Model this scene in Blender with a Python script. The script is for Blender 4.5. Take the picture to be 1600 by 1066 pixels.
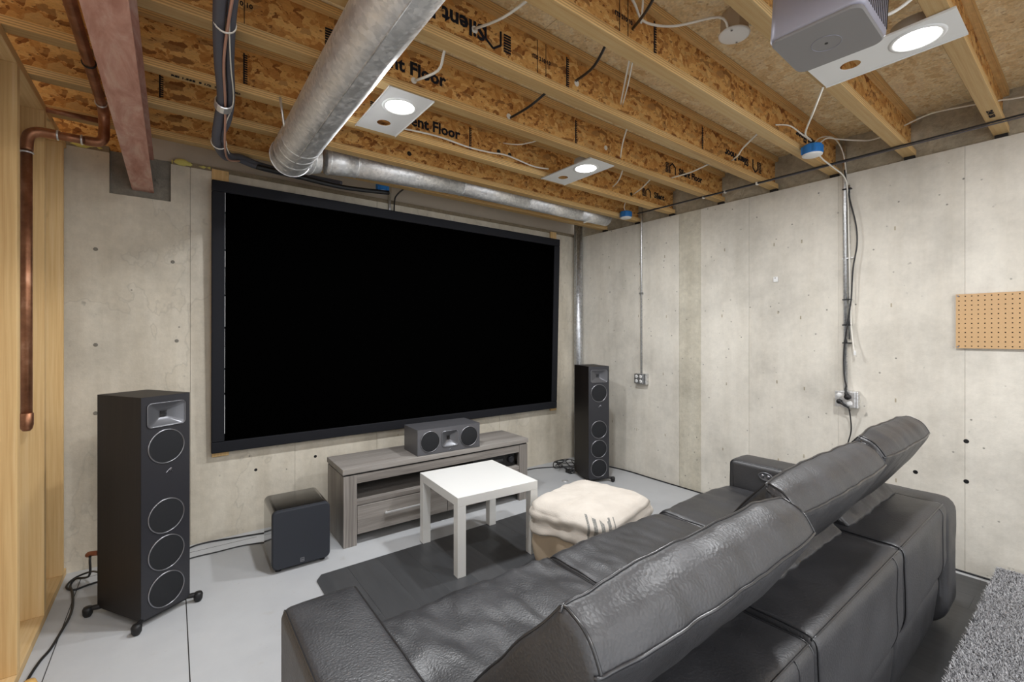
import bpy, bmesh, math, random
import numpy as np
from mathutils import Vector, Matrix, noise
random.seed(7)
for o in list(bpy.data.objects): bpy.data.objects.remove(o)
SC = bpy.context.scene; COL = SC.collection
PI = math.pi
# ------------------------------------------------------------------ camera
cd = bpy.data.cameras.new('camera'); cam = bpy.data.objects.new('camera', cd); COL.objects.link(cam)
cam.location = (0, 0, 1.36)
cam.rotation_euler = (PI/2, 0, -math.atan2(530, 701))
cd.sensor_width = 36; cd.lens = 36*701/1600; cd.shift_y = -10/1600; cd.clip_start = .02
SC.camera = cam
# ------------------------------------------------------------------ world, light, exposure
W = bpy.data.worlds.new('world'); SC.world = W; W.use_nodes = True
W.node_tree.nodes['Background'].inputs[0].default_value = (.95, .97, 1.0, 1)
W.node_tree.nodes['Background'].inputs[1].default_value = 1.5
SC.view_settings.view_transform = 'Standard'; SC.view_settings.look = 'None'
SC.view_settings.gamma = 1; SC.view_settings.use_curve_mapping = False
SC.view_settings.exposure = 0.46
LAMP_POWER = 18; LENS = 14

# ------------------------------------------------------------------ helpers
def tag(o, label=None, cat=None, group=None, kind=None):
    if label: o['label'] = label
    if cat: o['category'] = cat
    if group: o['group'] = group
    if kind: o['kind'] = kind
    return o
def thing(name, label, cat, loc=(0,0,0), rotz=0, group=None):
    o = bpy.data.objects.new(name, None); COL.objects.link(o); o.empty_display_size = .05
    o.location = loc; o.rotation_euler = (0,0,rotz)
    return tag(o, label, cat, group)
def obj(name, bm, mat, parent=None, world=True, smooth=False, bevel=0, seg=2, solid=0):
    """link a bmesh as ONE object; world=True: coordinates are world, shifted to the parent's base"""
    me = bpy.data.meshes.new(name)
    if isinstance(bm, bmesh.types.BMesh):
        bmesh.ops.recalc_face_normals(bm, faces=bm.faces[:])
        bm.to_mesh(me); bm.free()
    else: me = bm
    me.materials.append(mat)
    o = bpy.data.objects.new(name, me); COL.objects.link(o)
    if parent:
        o.parent = parent
        if world:
            off = Vector((0,0,0)); p = parent
            while p: off += p.location; p = p.parent
            me.transform(Matrix.Translation(-off))
    elif world:
        c = Vector([0,0,0]); 
        if len(me.vertices):
            co = np.empty(len(me.vertices)*3); me.vertices.foreach_get('co', co); co = co.reshape(-1,3)
            c = Vector(((co[:,0].min()+co[:,0].max())/2, (co[:,1].min()+co[:,1].max())/2, co[:,2].min()))
        me.transform(Matrix.Translation(-c)); o.location = c
    if smooth:
        for p in me.polygons: p.use_smooth = True
    if bevel:
        m = o.modifiers.new('bevel', 'BEVEL'); m.width = bevel; m.segments = seg; m.limit_method = 'ANGLE'; m.angle_limit = .6
        for p in me.polygons: p.use_smooth = True
        m2 = o.modifiers.new('wn', 'WEIGHTED_NORMAL'); m2.keep_sharp = True
    if solid:
        m = o.modifiers.new('solid', 'SOLIDIFY'); m.thickness = solid; m.offset = -1
    return o
def box(bm, x0, x1, y0, y1, z0, z1):
    v = [bm.verts.new(c) for c in ((x0,y0,z0),(x1,y0,z0),(x1,y1,z0),(x0,y1,z0),(x0,y0,z1),(x1,y0,z1),(x1,y1,z1),(x0,y1,z1))]
    for f in ((0,3,2,1),(4,5,6,7),(0,1,5,4),(1,2,6,5),(2,3,7,6),(3,0,4,7)): bm.faces.new([v[i] for i in f])
    return bm
def B(*a):
    bm = bmesh.new()
    if isinstance(a[0], (tuple, list)):
        for b in a: box(bm, *b)
    else: box(bm, *a)
    return bm
def cyl(bm, p0, p1, r0, r1=None, n=24, cap=True):
    p0 = Vector(p0); p1 = Vector(p1); r1 = r0 if r1 is None else r1
    d = (p1-p0).normalized(); a = d.orthogonal().normalized(); b = d.cross(a)
    R0 = []; R1 = []
    for i in range(n):
        t = 2*PI*i/n; e = a*math.cos(t)+b*math.sin(t)
        R0.append(bm.verts.new(p0+e*r0)); R1.append(bm.verts.new(p1+e*r1))
    for i in range(n): bm.faces.new((R0[i], R0[(i+1)%n], R1[(i+1)%n], R1[i]))
    if cap: bm.faces.new(R0[::-1]); bm.faces.new(R1)
    return bm
def lathe(bm, c, axis, prof, n=32):
    """prof: list of (r, h) along axis from c"""
    c = Vector(c); d = Vector(axis).normalized(); a = d.orthogonal().normalized(); b = d.cross(a)
    rings = []
    for r, h in prof:
        if r < 1e-6: rings.append([bm.verts.new(c+d*h)])
        else: rings.append([bm.verts.new(c+d*h+(a*math.cos(2*PI*i/n)+b*math.sin(2*PI*i/n))*r) for i in range(n)])
    for A, Bq in zip(rings, rings[1:]):
        for i in range(n):
            j = (i+1) % n
            if len(A) == 1 and len(Bq) == 1: break
            if len(A) == 1: bm.faces.new((A[0], Bq[j], Bq[i]))
            elif len(Bq) == 1: bm.faces.new((A[i], A[j], Bq[0]))
            else: bm.faces.new((A[i], A[j], Bq[j], Bq[i]))
    return bm
def smooth_path(pts, k=6, closed=False):
    P = [Vector(p) for p in pts]; out = []
    n = len(P)
    if n < 3: return P
    rng = range(n if closed else n-1)
    for i in rng:
        if closed: p0, p1, p2, p3 = P[(i-1)%n], P[i], P[(i+1)%n], P[(i+2)%n]
        else: p0, p1, p2, p3 = P[max(i-1,0)], P[i], P[i+1], P[min(i+2,n-1)]
        for s in range(k):
            t = s/k
            out.append(.5*((2*p1)+(-p0+p2)*t+(2*p0-5*p1+4*p2-p3)*t*t+(-p0+3*p1-3*p2+p3)*t**3))
    if not closed: out.append(P[-1])
    return out
def tube(bm, pts, r, n=8, k=6, smooth=True, cap=True):
    P = smooth_path(pts, k) if smooth else [Vector(p) for p in pts]
    rings = []; a = None
    for i, p in enumerate(P):
        d = (P[min(i+1,len(P)-1)]-P[max(i-1,0)]).normalized()
        if a is None: a = d.orthogonal().normalized()
        a = (a-d*a.dot(d)).normalized(); b = d.cross(a)
        rr = r[min(i*len(r)//len(P), len(r)-1)] if isinstance(r, (list,tuple)) else r
        rings.append([bm.verts.new(p+(a*math.cos(2*PI*j/n)+b*math.sin(2*PI*j/n))*rr) for j in range(n)])
    for A, Bq in zip(rings, rings[1:]):
        for j in range(n): bm.faces.new((A[j], A[(j+1)%n], Bq[(j+1)%n], Bq[j]))
    if cap: bm.faces.new(rings[0][::-1]); bm.faces.new(rings[-1])
    return bm
def T(pts, r, n=8, k=6, smooth=True):
    return tube(bmesh.new(), pts, r, n, k, smooth)
def round_prof(P, R, step=.035):
    """round the corners of a closed 2D polygon, then resample long edges"""
    n = len(P); out = []
    for i in range(n):
        p = Vector(P[i]); a = (Vector(P[i-1])-p); b = (Vector(P[(i+1)%n])-p)
        r = R[i] if isinstance(R, (list,tuple)) else R
        r = min(r, a.length*.48, b.length*.48)
        A = p+a.normalized()*r; Bq = p+b.normalized()*r
        m = 5 if r > .008 else 2
        for k in range(m+1):
            t = k/m; out.append((1-t)**2*A+2*t*(1-t)*p+t*t*Bq)
    res = []
    for i in range(len(out)):
        p, q = out[i], out[(i+1)%len(out)]; L = (q-p).length
        if L < 1e-5: continue
        k = max(1, int(L/step))
        for s in range(k): res.append(p.lerp(q, s/k))
    return res
def pad(prof, a0, a1, R=.03, rend=.03, axis='x', crown=0, wr=0, wscale=9, seed=0, step=.03, stretch=(1,1,1), mask=None):
    """a stuffed leather body: profile swept along an axis, ends rounded, surface gently wrinkled"""
    area = sum(prof[i-1][0]*prof[i][1]-prof[i][0]*prof[i-1][1] for i in range(len(prof)))
    if area < 0: prof = prof[::-1]; R = R[::-1] if isinstance(R, (list,tuple)) else R
    P = round_prof(prof, R, step); n = len(P)
    N = []
    for i in range(n):
        d = P[(i+1)%n]-P[i-1]; N.append(Vector((d[1], -d[0])).normalized())
    secs = []
    for k in range(6):
        a = PI/2*k/5; secs.append((a0+rend*(1-math.cos(a)), rend*(1-math.sin(a))))
    L = a1-a0-2*rend; m = max(2, int(L/step))
    for k in range(1, m): secs.append((a0+rend+L*k/m, 0))
    for k in range(6):
        a = PI/2*(1-k/5); secs.append((a1-rend*(1-math.cos(a)), rend*(1-math.sin(a))))
    bm = bmesh.new(); rings = []
    so = Vector((seed*3.1, seed*1.7, seed*.9))
    for x, ins in secs:
        t = (x-a0)/(a1-a0); cr = crown*(1-(2*t-1)**4)
        ring = []
        for p, nn in zip(P, N):
            q = p-nn*(ins-cr)
            c = Vector((x, q[0], q[1])) if axis == 'x' else Vector((q[0], x, q[1]))
            if wr:
                s = Vector((c[0]*stretch[0], c[1]*stretch[1], c[2]*stretch[2]))
                h = noise.noise(s*wscale+so)+.5*noise.noise(s*wscale*2.3+so)
                w = wr*(mask(c) if mask else 1)
                nn3 = Vector((0, nn[0], nn[1])) if axis == 'x' else Vector((nn[0], 0, nn[1]))
                c += nn3*h*w
            ring.append(bm.verts.new(c))
        rings.append(ring)
    global GRID
    GRID = [[v.co.copy() for v in ring] for ring in rings]
    for A, Bq in zip(rings, rings[1:]):
        for i in range(n): bm.faces.new((A[i], A[(i+1)%n], Bq[(i+1)%n], Bq[i]))
    for ring in (rings[0], rings[-1]):
        bmesh.ops.triangulate(bm, faces=[bm.faces.new(ring)], ngon_method='EAR_CLIP')
    return bm
def seam_along(grid, y, z, off=.0015):
    """points on the pad's own surface, along its length, nearest profile point (y, z)"""
    mid = grid[len(grid)//2]
    i = min(range(len(mid)), key=lambda k: (mid[k].y-y)**2+(mid[k].z-z)**2)
    out = []
    for ring in grid[2:-2]:
        c = sum(ring, Vector())/len(ring); p = ring[i]; out.append(p+(p-c).normalized()*off)
    return out
def seam_ring(grid, k, a, b, off=.0015):
    """points round section k from profile point a to b (the short way)"""
    mid = grid[len(grid)//2]; n = len(mid)
    f = lambda q: min(range(n), key=lambda t: (mid[t].y-q[0])**2+(mid[t].z-q[1])**2)
    i, j = f(a), f(b); d = (j-i) % n
    idx = [(i+t) % n for t in range(d+1)] if d <= n/2 else [(i-t) % n for t in range(n-d+1)]
    ring = grid[k]; c = sum(ring, Vector())/n; s = -1 if k >= 0 and k < len(grid)/2 else 1
    return [ring[t]+(ring[t]-c).normalized()*off for t in idx]
def plate_holes(w, h, holes, n=32, z=0):
    """flat rectangle (centred, XY) with real holes (x, y, r)"""
    bm = bmesh.new()
    v = [bm.verts.new((x, y, z)) for x, y in ((-w/2,-h/2),(w/2,-h/2),(w/2,h/2),(-w/2,h/2))]
    E = [bm.edges.new((v[i], v[(i+1)%4])) for i in range(4)]
    for x, y, r in holes:
        c = [bm.verts.new((x+r*math.cos(2*PI*i/n), y+r*math.sin(2*PI*i/n), z)) for i in range(n)]
        E += [bm.edges.new((c[i], c[(i+1)%n])) for i in range(n)]
    bmesh.ops.triangle_fill(bm, use_beauty=True, use_dissolve=False, edges=E)
    return bm
def rbox2d(w, h, r, n=5):
    """rounded rectangle loop centred on 0"""
    pts = []
    for cx, cy, a0 in ((w/2-r,h/2-r,0),(-w/2+r,h/2-r,PI/2),(-w/2+r,-h/2+r,PI),(w/2-r,-h/2+r,1.5*PI)):
        for k in range(n+1):
            a = a0+PI/2*k/n; pts.append((cx+r*math.cos(a), cy+r*math.sin(a)))
    return pts

# ------------------------------------------------------------------ materials
class M:
    def __init__(s, name, rough=.5, metal=0, color=(.5,.5,.5), spec=.5):
        s.m = bpy.data.materials.new(name); s.m.use_nodes = True; s.t = s.m.node_tree
        s.b = s.t.nodes['Principled BSDF']
        s.b.inputs['Base Color'].default_value = (*color, 1); s.b.inputs['Roughness'].default_value = rough
        s.b.inputs['Metallic'].default_value = metal; s.b.inputs['Specular IOR Level'].default_value = spec
        s._c = None
    def n(s, typ, **k):
        x = s.t.nodes.new(typ)
        for a, v in k.items():
            if a.startswith('i_'):
                key = a[2:].replace('_', ' ')
                x.inputs[key].default_value = v
            else: setattr(x, a, v)
        return x
    def l(s, a, b): s.t.links.new(a, b)
    def coord(s, scale=(1,1,1), rot=(0,0,0), kind='Object'):
        if s._c is None: s._c = s.n('ShaderNodeTexCoord')
        mp = s.n('ShaderNodeMapping'); mp.inputs['Scale'].default_value = scale; mp.inputs['Rotation'].default_value = rot
        s.l(s._c.outputs[kind], mp.inputs[0]); return mp.outputs[0]
    def noise(s, vec, scale, detail=4, rough=.55, dist=0):
        x = s.n('ShaderNodeTexNoise'); x.inputs['Scale'].default_value = scale; x.inputs['Detail'].default_value = detail
        x.inputs['Roughness'].default_value = rough; x.inputs['Distortion'].default_value = dist
        s.l(vec, x.inputs['Vector']); return x
    def ramp(s, fac, stops, interp='LINEAR'):
        r = s.n('ShaderNodeValToRGB'); r.color_ramp.interpolation = interp; cr = r.color_ramp
        while len(cr.elements) < len(stops): cr.elements.new(.5)
        for e, (p, c) in zip(cr.elements, stops):
            e.position = p; e.color = (*c, 1) if len(c) == 3 else c
        s.l(fac, r.inputs[0]); return r.outputs[0]
    def mix(s, a, b, fac, mode='MIX'):
        x = s.n('ShaderNodeMix', data_type='RGBA', blend_type=mode)
        for v, i in ((fac, 0), (a, 6), (b, 7)):
            if hasattr(v, 'links') or hasattr(v, 'is_linked'): s.l(v, x.inputs[i])
            elif isinstance(v, tuple): x.inputs[i].default_value = (*v, 1)
            else: x.inputs[i].default_value = v
        return x.outputs[2]
    def math(s, op, a, b=0.0):
        x = s.n('ShaderNodeMath', operation=op)
        for v, i in ((a,0),(b,1)):
            if isinstance(v, (int,float)): x.inputs[i].default_value = v
            else: s.l(v, x.inputs[i])
        return x.outputs[0]
    def col(s, c): s.l(c, s.b.inputs['Base Color']); return s
    def bump(s, h, strength=.3, dist=.01, prev=None):
        x = s.n('ShaderNodeBump'); x.inputs['Strength'].default_value = strength; x.inputs['Distance'].default_value = dist
        s.l(h, x.inputs['Height'])
        if prev: s.l(prev, x.inputs['Normal'])
        s.l(x.outputs[0], s.b.inputs['Normal']); return x.outputs[0]
def g3(v): return (v, v, v)
def srgb(r, g, b):
    f = lambda c: (c/255/12.92) if c/255 <= .04045 else ((c/255+.055)/1.055)**2.4
    return (f(r), f(g), f(b))

def mat_osb(name, pal, sc=1.0, dark=.55):
    m = M(name, rough=.75, spec=.25)
    base = m.coord()
    w = m.noise(base, 16, 4)
    def layer(ang, s, st=4.2):
        r1 = m.coord(rot=(0, ang, ang*.9))
        mp = m.n('ShaderNodeMapping'); mp.inputs['Scale'].default_value = (1, st*.8, st); m.l(r1, mp.inputs[0])
        ad = m.n('ShaderNodeVectorMath', operation='MULTIPLY_ADD')
        m.l(w.outputs['Color'], ad.inputs[0]); ad.inputs[1].default_value = (.16,.16,.16); m.l(mp.outputs[0], ad.inputs[2])
        v = m.n('ShaderNodeTexVoronoi', feature='F1'); v.inputs['Scale'].default_value = s*sc; v.inputs['Randomness'].default_value = 1
        m.l(ad.outputs[0], v.inputs['Vector'])
        sep = m.n('ShaderNodeSeparateColor'); m.l(v.outputs['Color'], sep.inputs[0])
        return sep.outputs[0], sep.outputs[1], v.outputs['Distance']
    a, a2, da = layer(.75, 13)
    b, b2, db = layer(-.6, 12)
    c3, c4, dc = layer(.1, 15, 3)
    ca = m.ramp(a, [(0, pal[0]), (.35, pal[1]), (.7, pal[2]), (1, pal[3])])
    cb = m.ramp(b, [(0, pal[1]), (.3, pal[2]), (.75, pal[1]), (1, pal[3])])
    sel = m.ramp(b2, [(.45, g3(0)), (.55, g3(1))])
    c = m.mix(ca, cb, sel)
    cc = m.ramp(c3, [(0, pal[2]), (.5, pal[3]), (1, pal[0])])
    c = m.mix(c, cc, m.ramp(c4, [(.60, g3(0)), (.66, g3(1))]))
    gr = m.noise(m.coord(scale=(30,30,160)), 3, 3)
    c = m.mix(c, m.ramp(gr.outputs[0], [(.3, g3(.7)), (.7, g3(1.12))]), .6, 'MULTIPLY')
    sp = m.noise(m.coord(scale=(1,1,1.8), rot=(.4,.3,.8)), 38, 3)
    c = m.mix(c, pal[4], m.ramp(sp.outputs[0], [(.62, g3(0)), (.68, g3(dark))]))
    m.col(c); m.bump(m.math('ADD', a, m.math('MULTIPLY', gr.outputs[0], .4)), .25, .004)
    return m.m
def mat_wood(name, c0, c1, c2, axis='x', rough=.6, grain=60, stripe=0, knots=True, spec=.3):
    m = M(name, rough=rough, spec=spec)
    st = {'x': (.6, 1, 1), 'y': (1, .6, 1), 'z': (1, 1, .6)}[axis]
    st2 = {'x': (.02, 1, 1), 'y': (1, .02, 1), 'z': (1, 1, .02)}[axis]
    inf = m.n('ShaderNodeObjectInfo')
    def off(vec):
        ad = m.n('ShaderNodeVectorMath', operation='ADD'); m.l(vec, ad.inputs[0]); 
        cx = m.n('ShaderNodeCombineXYZ')
        r = m.math('MULTIPLY', inf.outputs['Random'], 13)
        for i in range(3): m.l(r, cx.inputs[i])
        m.l(cx.outputs[0], ad.inputs[1]); return ad.outputs[0]
    big = m.noise(off(m.coord(scale=tuple(v*(.12 if v < 1 else 1) for v in st))), 9, 3, .5, .6)
    fine = m.noise(off(m.coord(scale=st2)), grain*3, 3)
    ring = m.n('ShaderNodeTexWave', wave_type='BANDS', bands_direction={'x':'Y','y':'X','z':'X'}[axis])
    ring.inputs['Scale'].default_value = 14; ring.inputs['Distortion'].default_value = 9; ring.inputs['Detail'].default_value = 2; ring.inputs['Detail Scale'].default_value = .8
    m.l(off(m.coord(scale=tuple(.1 if v < 1 else 1 for v in st))), ring.inputs['Vector'])
    f = m.math('ADD', m.math('MULTIPLY', big.outputs[0], .55), m.math('ADD', m.math('MULTIPLY', fine.outputs[0], .38), m.math('MULTIPLY', ring.outputs['Fac'], .07)))
    c = m.ramp(f, [(.30, c0), (.52, c1), (.75, c2)])
    c = m.mix(c, m.ramp(inf.outputs['Random'], [(0, g3(.84)), (1, g3(1.04))]), .9, 'MULTIPLY')
    if stripe:
        w = m.n('ShaderNodeTexWave', wave_type='BANDS', bands_direction='Z'); w.inputs['Scale'].default_value = stripe; w.inputs['Distortion'].default_value = .6
        m.l(m.coord(), w.inputs['Vector'])
        c = m.mix(c, m.ramp(w.outputs['Fac'], [(.2, g3(.55)), (.7, g3(1.0))]), .8, 'MULTIPLY')
    if knots:
        k = m.noise(off(m.coord(scale={'x': (.35,1,1), 'y': (1,.35,1), 'z': (1,1,.35)}[axis])), 14, 1)
        c = m.mix(c, tuple(v*.35 for v in c0), m.ramp(k.outputs[0], [(.74, g3(0)), (.8, g3(.8))]))
    m.col(c); m.bump(fine.outputs[0], .08, .003)
    return m.m
def mat_concrete(name, base, lines=0.0, rough_amt=.12, streak=.35, blot=.5):
    m = M(name, rough=.85, spec=.2)
    g = m.coord()
    inf = m.n('ShaderNodeObjectInfo')
    n1 = m.noise(g, 2.2, 6, .6); n2 = m.noise(g, 28, 5, .65); n3 = m.noise(m.coord(scale=(1,1,.12)), 11, 4, .6)
    c = m.ramp(n1.outputs[0], [(.3, tuple(v*.80 for v in base)), (.5, base), (.7, tuple(min(1, v*1.12) for v in base))])
    c = m.mix(c, m.ramp(n2.outputs[0], [(.3, g3(.78)), (.65, g3(1.06))]), blot, 'MULTIPLY')
    c = m.mix(c, m.ramp(n3.outputs[0], [(.3, (.80,.77,.72)), (.6, g3(1.05))]), streak, 'MULTIPLY')
    c = m.mix(c, m.ramp(inf.outputs['Random'], [(0, (.92,.91,.90)), (1, g3(1.03))]), .8, 'MULTIPLY')
    # pits
    v = m.n('ShaderNodeTexVoronoi', feature='F1'); v.inputs['Scale'].default_value = 13; m.l(g, v.inputs['Vector'])
    sp = m.n('ShaderNodeSeparateColor'); m.l(v.outputs['Color'], sp.inputs[0])
    pit = m.math('MULTIPLY', m.ramp(v.outputs['Distance'], [(.03, g3(1)), (.09, g3(0))]), m.math('GREATER_THAN', sp.outputs[0], .87))
    c = m.mix(c, tuple(x*.33 for x in base), pit)
    sm = m.noise(m.coord(scale=(1,1,.8)), 19, 2)
    c = m.mix(c, tuple(x*.45 for x in base), m.ramp(sm.outputs[0], [(.71, g3(0)), (.78, g3(.65))]))
    if lines:
        q = m.noise(m.coord(scale=(1,1,.6)), 1.9, 5, .52, .3)
        d = m.math('ABSOLUTE', m.math('SUBTRACT', q.outputs[0], .52))
        c = m.mix(c, tuple(x*.55 for x in base), m.ramp(d, [(.0, g3(lines)), (.006, g3(0))]))
        c = m.mix(c, (.86,.82,.76), m.math('MULTIPLY', m.math('GREATER_THAN', q.outputs[0], .52), lines*.5), 'MULTIPLY')
    m.col(c)
    m.bump(m.math('ADD', n2.outputs[0], m.math('MULTIPLY', pit, -1.2)), .3, rough_amt*.05)
    return m.m
def mat_plain(name, color, rough=.5, metal=0, spec=.5, bump=0, bscale=200, coat=0, var=0):
    m = M(name, rough=rough, metal=metal, color=color, spec=spec)
    if bump or var:
        n = m.noise(m.coord(), bscale, 3)
        if bump: m.bump(n.outputs[0], bump, .002)
        if var:
            n2 = m.noise(m.coord(), 5, 5)
            m.col(m.mix(tuple(v*(1-var) for v in color), tuple(min(1, v*(1+var)) for v in color), n2.outputs[0]))
    if coat: m.b.inputs['Coat Weight'].default_value = coat; m.b.inputs['Coat Roughness'].default_value = .08
    return m.m
def mat_galv(name, scale=26, rough=.38, tint=(.74,.76,.78)):
    m = M(name, metal=1, rough=rough)
    v = m.n('ShaderNodeTexVoronoi', feature='F1'); v.inputs['Scale'].default_value = scale; m.l(m.coord(), v.inputs['Vector'])
    sp = m.n('ShaderNodeSeparateColor'); m.l(v.outputs['Color'], sp.inputs[0])
    n = m.noise(m.coord(), 4, 5)
    c = m.ramp(sp.outputs[0], [(0, tuple(t*.82 for t in tint)), (1, tuple(min(1, t*1.12) for t in tint))])
    c = m.mix(c, m.ramp(n.outputs[0], [(.35, g3(.75)), (.6, g3(1))]), .6, 'MULTIPLY')
    m.col(c); m.l(m.ramp(sp.outputs[1], [(0, g3(rough-.08)), (1, g3(rough+.12))]), m.b.inputs['Roughness'])
    return m.m
def mat_leather(name, color, rough=.42):
    m = M(name, rough=rough, spec=.9)
    v = m.n('ShaderNodeTexVoronoi', feature='F1'); v.inputs['Scale'].default_value = 150
    w = m.noise(m.coord(), 30, 3)
    ad = m.n('ShaderNodeVectorMath', operation='MULTIPLY_ADD'); m.l(w.outputs['Color'], ad.inputs[0]); ad.inputs[1].default_value = (.02,.02,.02); m.l(m.coord(), ad.inputs[2])
    m.l(ad.outputs[0], v.inputs['Vector'])
    big = m.noise(m.coord(), 7, 4)
    m.col(m.ramp(big.outputs[0], [(.3, tuple(c*.8 for c in color)), (.7, tuple(c*1.3 for c in color))]))
    b1 = m.bump(w.outputs[0], .05, .005)
    m.bump(v.outputs['Distance'], .28, .0022, b1)
    m.l(m.ramp(big.outputs[0], [(.3, g3(rough-.05)), (.7, g3(rough+.08))]), m.b.inputs['Roughness'])
    return m.m

MAT = {}
MAT['osb_web'] = mat_osb('osb_web', [srgb(128,78,34), srgb(186,130,68), srgb(212,160,92), srgb(226,182,116), srgb(84,42,20)], 1.0, .75)
MAT['osb_floor'] = mat_osb('osb_floor', [srgb(222,190,140), srgb(234,208,160), srgb(242,220,176), srgb(248,232,196), srgb(150,110,70)], .9, .45)
MAT['lvl'] = mat_wood('lvl', srgb(206,158,96), srgb(234,194,132), srgb(244,214,160), 'x', stripe=32, grain=90, knots=False)
MAT['stud'] = mat_wood('stud', srgb(206,164,108), srgb(224,188,132), srgb(236,206,158), 'z')
MAT['plate_wood'] = mat_wood('plate_wood', srgb(204,162,108), srgb(222,186,132), srgb(234,204,156), 'y')
MAT['concrete'] = mat_concrete('concrete', srgb(218,213,202), streak=.3, blot=.3)
MAT['concrete_rough'] = mat_concrete('concrete_rough', srgb(204,198,182), rough_amt=.4, streak=.5, blot=.6)
MAT['concrete_back'] = mat_concrete('concrete_back', srgb(212,205,190), lines=.35, streak=.45, blot=.35)
MAT['rough_concrete'] = mat_concrete('rough_concrete', srgb(182,172,152), rough_amt=1.2, streak=.3, blot=1.0)
MAT['grout'] = mat_concrete('grout', srgb(138,134,124), rough_amt=1.0, blot=1.0)
def floor_mat():
    m = M('painted_concrete', rough=.55, spec=.4)
    n1 = m.noise(m.coord(), 1.3, 6, .6); n2 = m.noise(m.coord(), 45, 4, .7); n3 = m.noise(m.coord(), 9, 5, .7)
    c = m.ramp(n1.outputs[0], [(.3, srgb(176,178,181)), (.7, srgb(194,196,198))])
    c = m.mix(c, srgb(150,146,140), m.ramp(n2.outputs[0], [(.68, g3(0)), (.76, g3(.5))]))
    c = m.mix(c, srgb(170,166,160), m.ramp(n3.outputs[0], [(.62, g3(0)), (.8, g3(.6))]))
    m.col(c); m.bump(n2.outputs[0], .12, .002); return m.m
MAT['floor'] = floor_mat()
def plank_mat():
    m = M('dark_plank', rough=.42, spec=.45)
    inf = m.n('ShaderNodeObjectInfo')
    n = m.noise(m.coord(scale=(1,.12,1)), 34, 5, .6)
    c = m.ramp(inf.outputs['Random'], [(0, srgb(64,65,67)), (.88, srgb(70,71,73)), (.97, srgb(76,76,77)), (1, srgb(100,98,96))])
    c = m.mix(c, m.ramp(n.outputs[0], [(.3, g3(.82)), (.7, g3(1.15))]), .8, 'MULTIPLY')
    m.col(c); m.bump(n.outputs[0], .08, .002); return m.m
MAT['plank'] = plank_mat()
def primer_mat():
    m = M('red_primer', rough=.62, spec=.3)
    n = m.noise(m.coord(scale=(3,.7,1)), 5, 6, .65, .6); n2 = m.noise(m.coord(scale=(1,.3,1)), 22, 5, .6)
    c = m.ramp(n.outputs[0], [(.3, srgb(166,112,96)), (.5, srgb(194,148,132)), (.72, srgb(216,188,174))])
    c = m.mix(c, m.ramp(n2.outputs[0], [(.3, g3(.85)), (.7, g3(1.08))]), .7, 'MULTIPLY')
    m.col(c); return m.m
MAT['primer'] = primer_mat()
def copper_mat():
    m = M('copper', rough=.46, metal=.9)
    n = m.noise(m.coord(), 11, 5, .6)
    m.col(m.ramp(n.outputs[0], [(.3, srgb(124,84,62)), (.55, srgb(170,120,90)), (.75, srgb(206,160,130))])); return m.m
MAT['copper'] = copper_mat()
MAT['galv'] = mat_galv('galv', 70, .46, (.93,.94,.95)); MAT['galv'].node_tree.nodes['Principled BSDF'].inputs['Metallic'].default_value = .8; MAT['galv_pipe'] = mat_galv('galv_pipe', 60, .42, (.66,.68,.71)); MAT['conduit'] = mat_galv('conduit', 90, .4, (.78,.79,.8))
MAT['tape'] = mat_plain('tape', srgb(222,222,222), .3, .7)
MAT['black_felt'] = mat_plain('black_felt', srgb(28,29,34), .8, spec=.25, bump=.15, bscale=700)
MAT['screen_black'] = mat_plain('screen_black', (.0006,.0006,.0006), .95, spec=0)
MAT['white_edge'] = mat_plain('white_edge', srgb(225,225,225), .6)
MAT['speaker_black'] = mat_wood('speaker_black', srgb(24,20,18), srgb(32,27,25), srgb(40,35,32), 'z', rough=.5, knots=False, spec=.35)
MAT['baffle'] = mat_plain('baffle', srgb(40,40,45), .38, spec=.5)
MAT['grille'] = mat_plain('grille', srgb(34,35,38), .75, spec=.3, bump=.7, bscale=900)
MAT['ring'] = mat_plain('ring', srgb(150,150,155), .3, 1)
MAT['horn'] = mat_plain('horn', srgb(105,106,110), .3, .5)
MAT['dark'] = mat_plain('dark', srgb(14,14,15), .5)
MAT['rubber'] = mat_plain('rubber', srgb(20,20,21), .5, bump=.1)
MAT['black_cord'] = mat_plain('black_cord', srgb(26,26,28), .45)
MAT['white_wire'] = mat_plain('white_wire', srgb(226,222,212), .45)
MAT['silver_baffle'] = mat_plain('silver_baffle', srgb(98,98,102), .4, .3)
MAT['gloss_black'] = mat_plain('gloss_black', srgb(22,20,19), .16, spec=.6, coat=.6)
MAT['sub_grille'] = mat_plain('sub_grille', srgb(46,49,56), .7, spec=.35, bump=.3, bscale=900)
MAT['grey_oak'] = mat_wood('grey_oak', srgb(112,106,101), srgb(154,148,142), srgb(188,183,178), 'x', rough=.5, grain=80, knots=False)
MAT['grey_oak_v'] = mat_wood('grey_oak_v', srgb(112,106,101), srgb(152,146,140), srgb(184,179,174), 'z', rough=.5, grain=80, knots=False)
MAT['steel'] = mat_plain('steel', srgb(205,205,205), .4, .45)
MAT['white_lacquer'] = mat_plain('white_lacquer', srgb(232,232,229), .32, spec=.5)
MAT['white_paint'] = mat_plain('white_paint', srgb(228,228,226), .45)
MAT['leather'] = mat_leather('leather', srgb(39,39,42), .46)
MAT['leather_side'] = mat_leather('leather_side', srgb(62,56,51), .5)
MAT['piping'] = mat_plain('piping', srgb(36,36,39), .28, spec=.8)
MAT['projector'] = mat_plain('projector', srgb(158,157,170), .45, .4)
MAT['projector_base'] = mat_plain('projector_base', srgb(136,133,132), .5)
MAT['blue'] = mat_plain('blue', srgb(38,120,196), .45)
MAT['smoke'] = mat_plain('smoke', srgb(176,160,140), .6)
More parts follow.
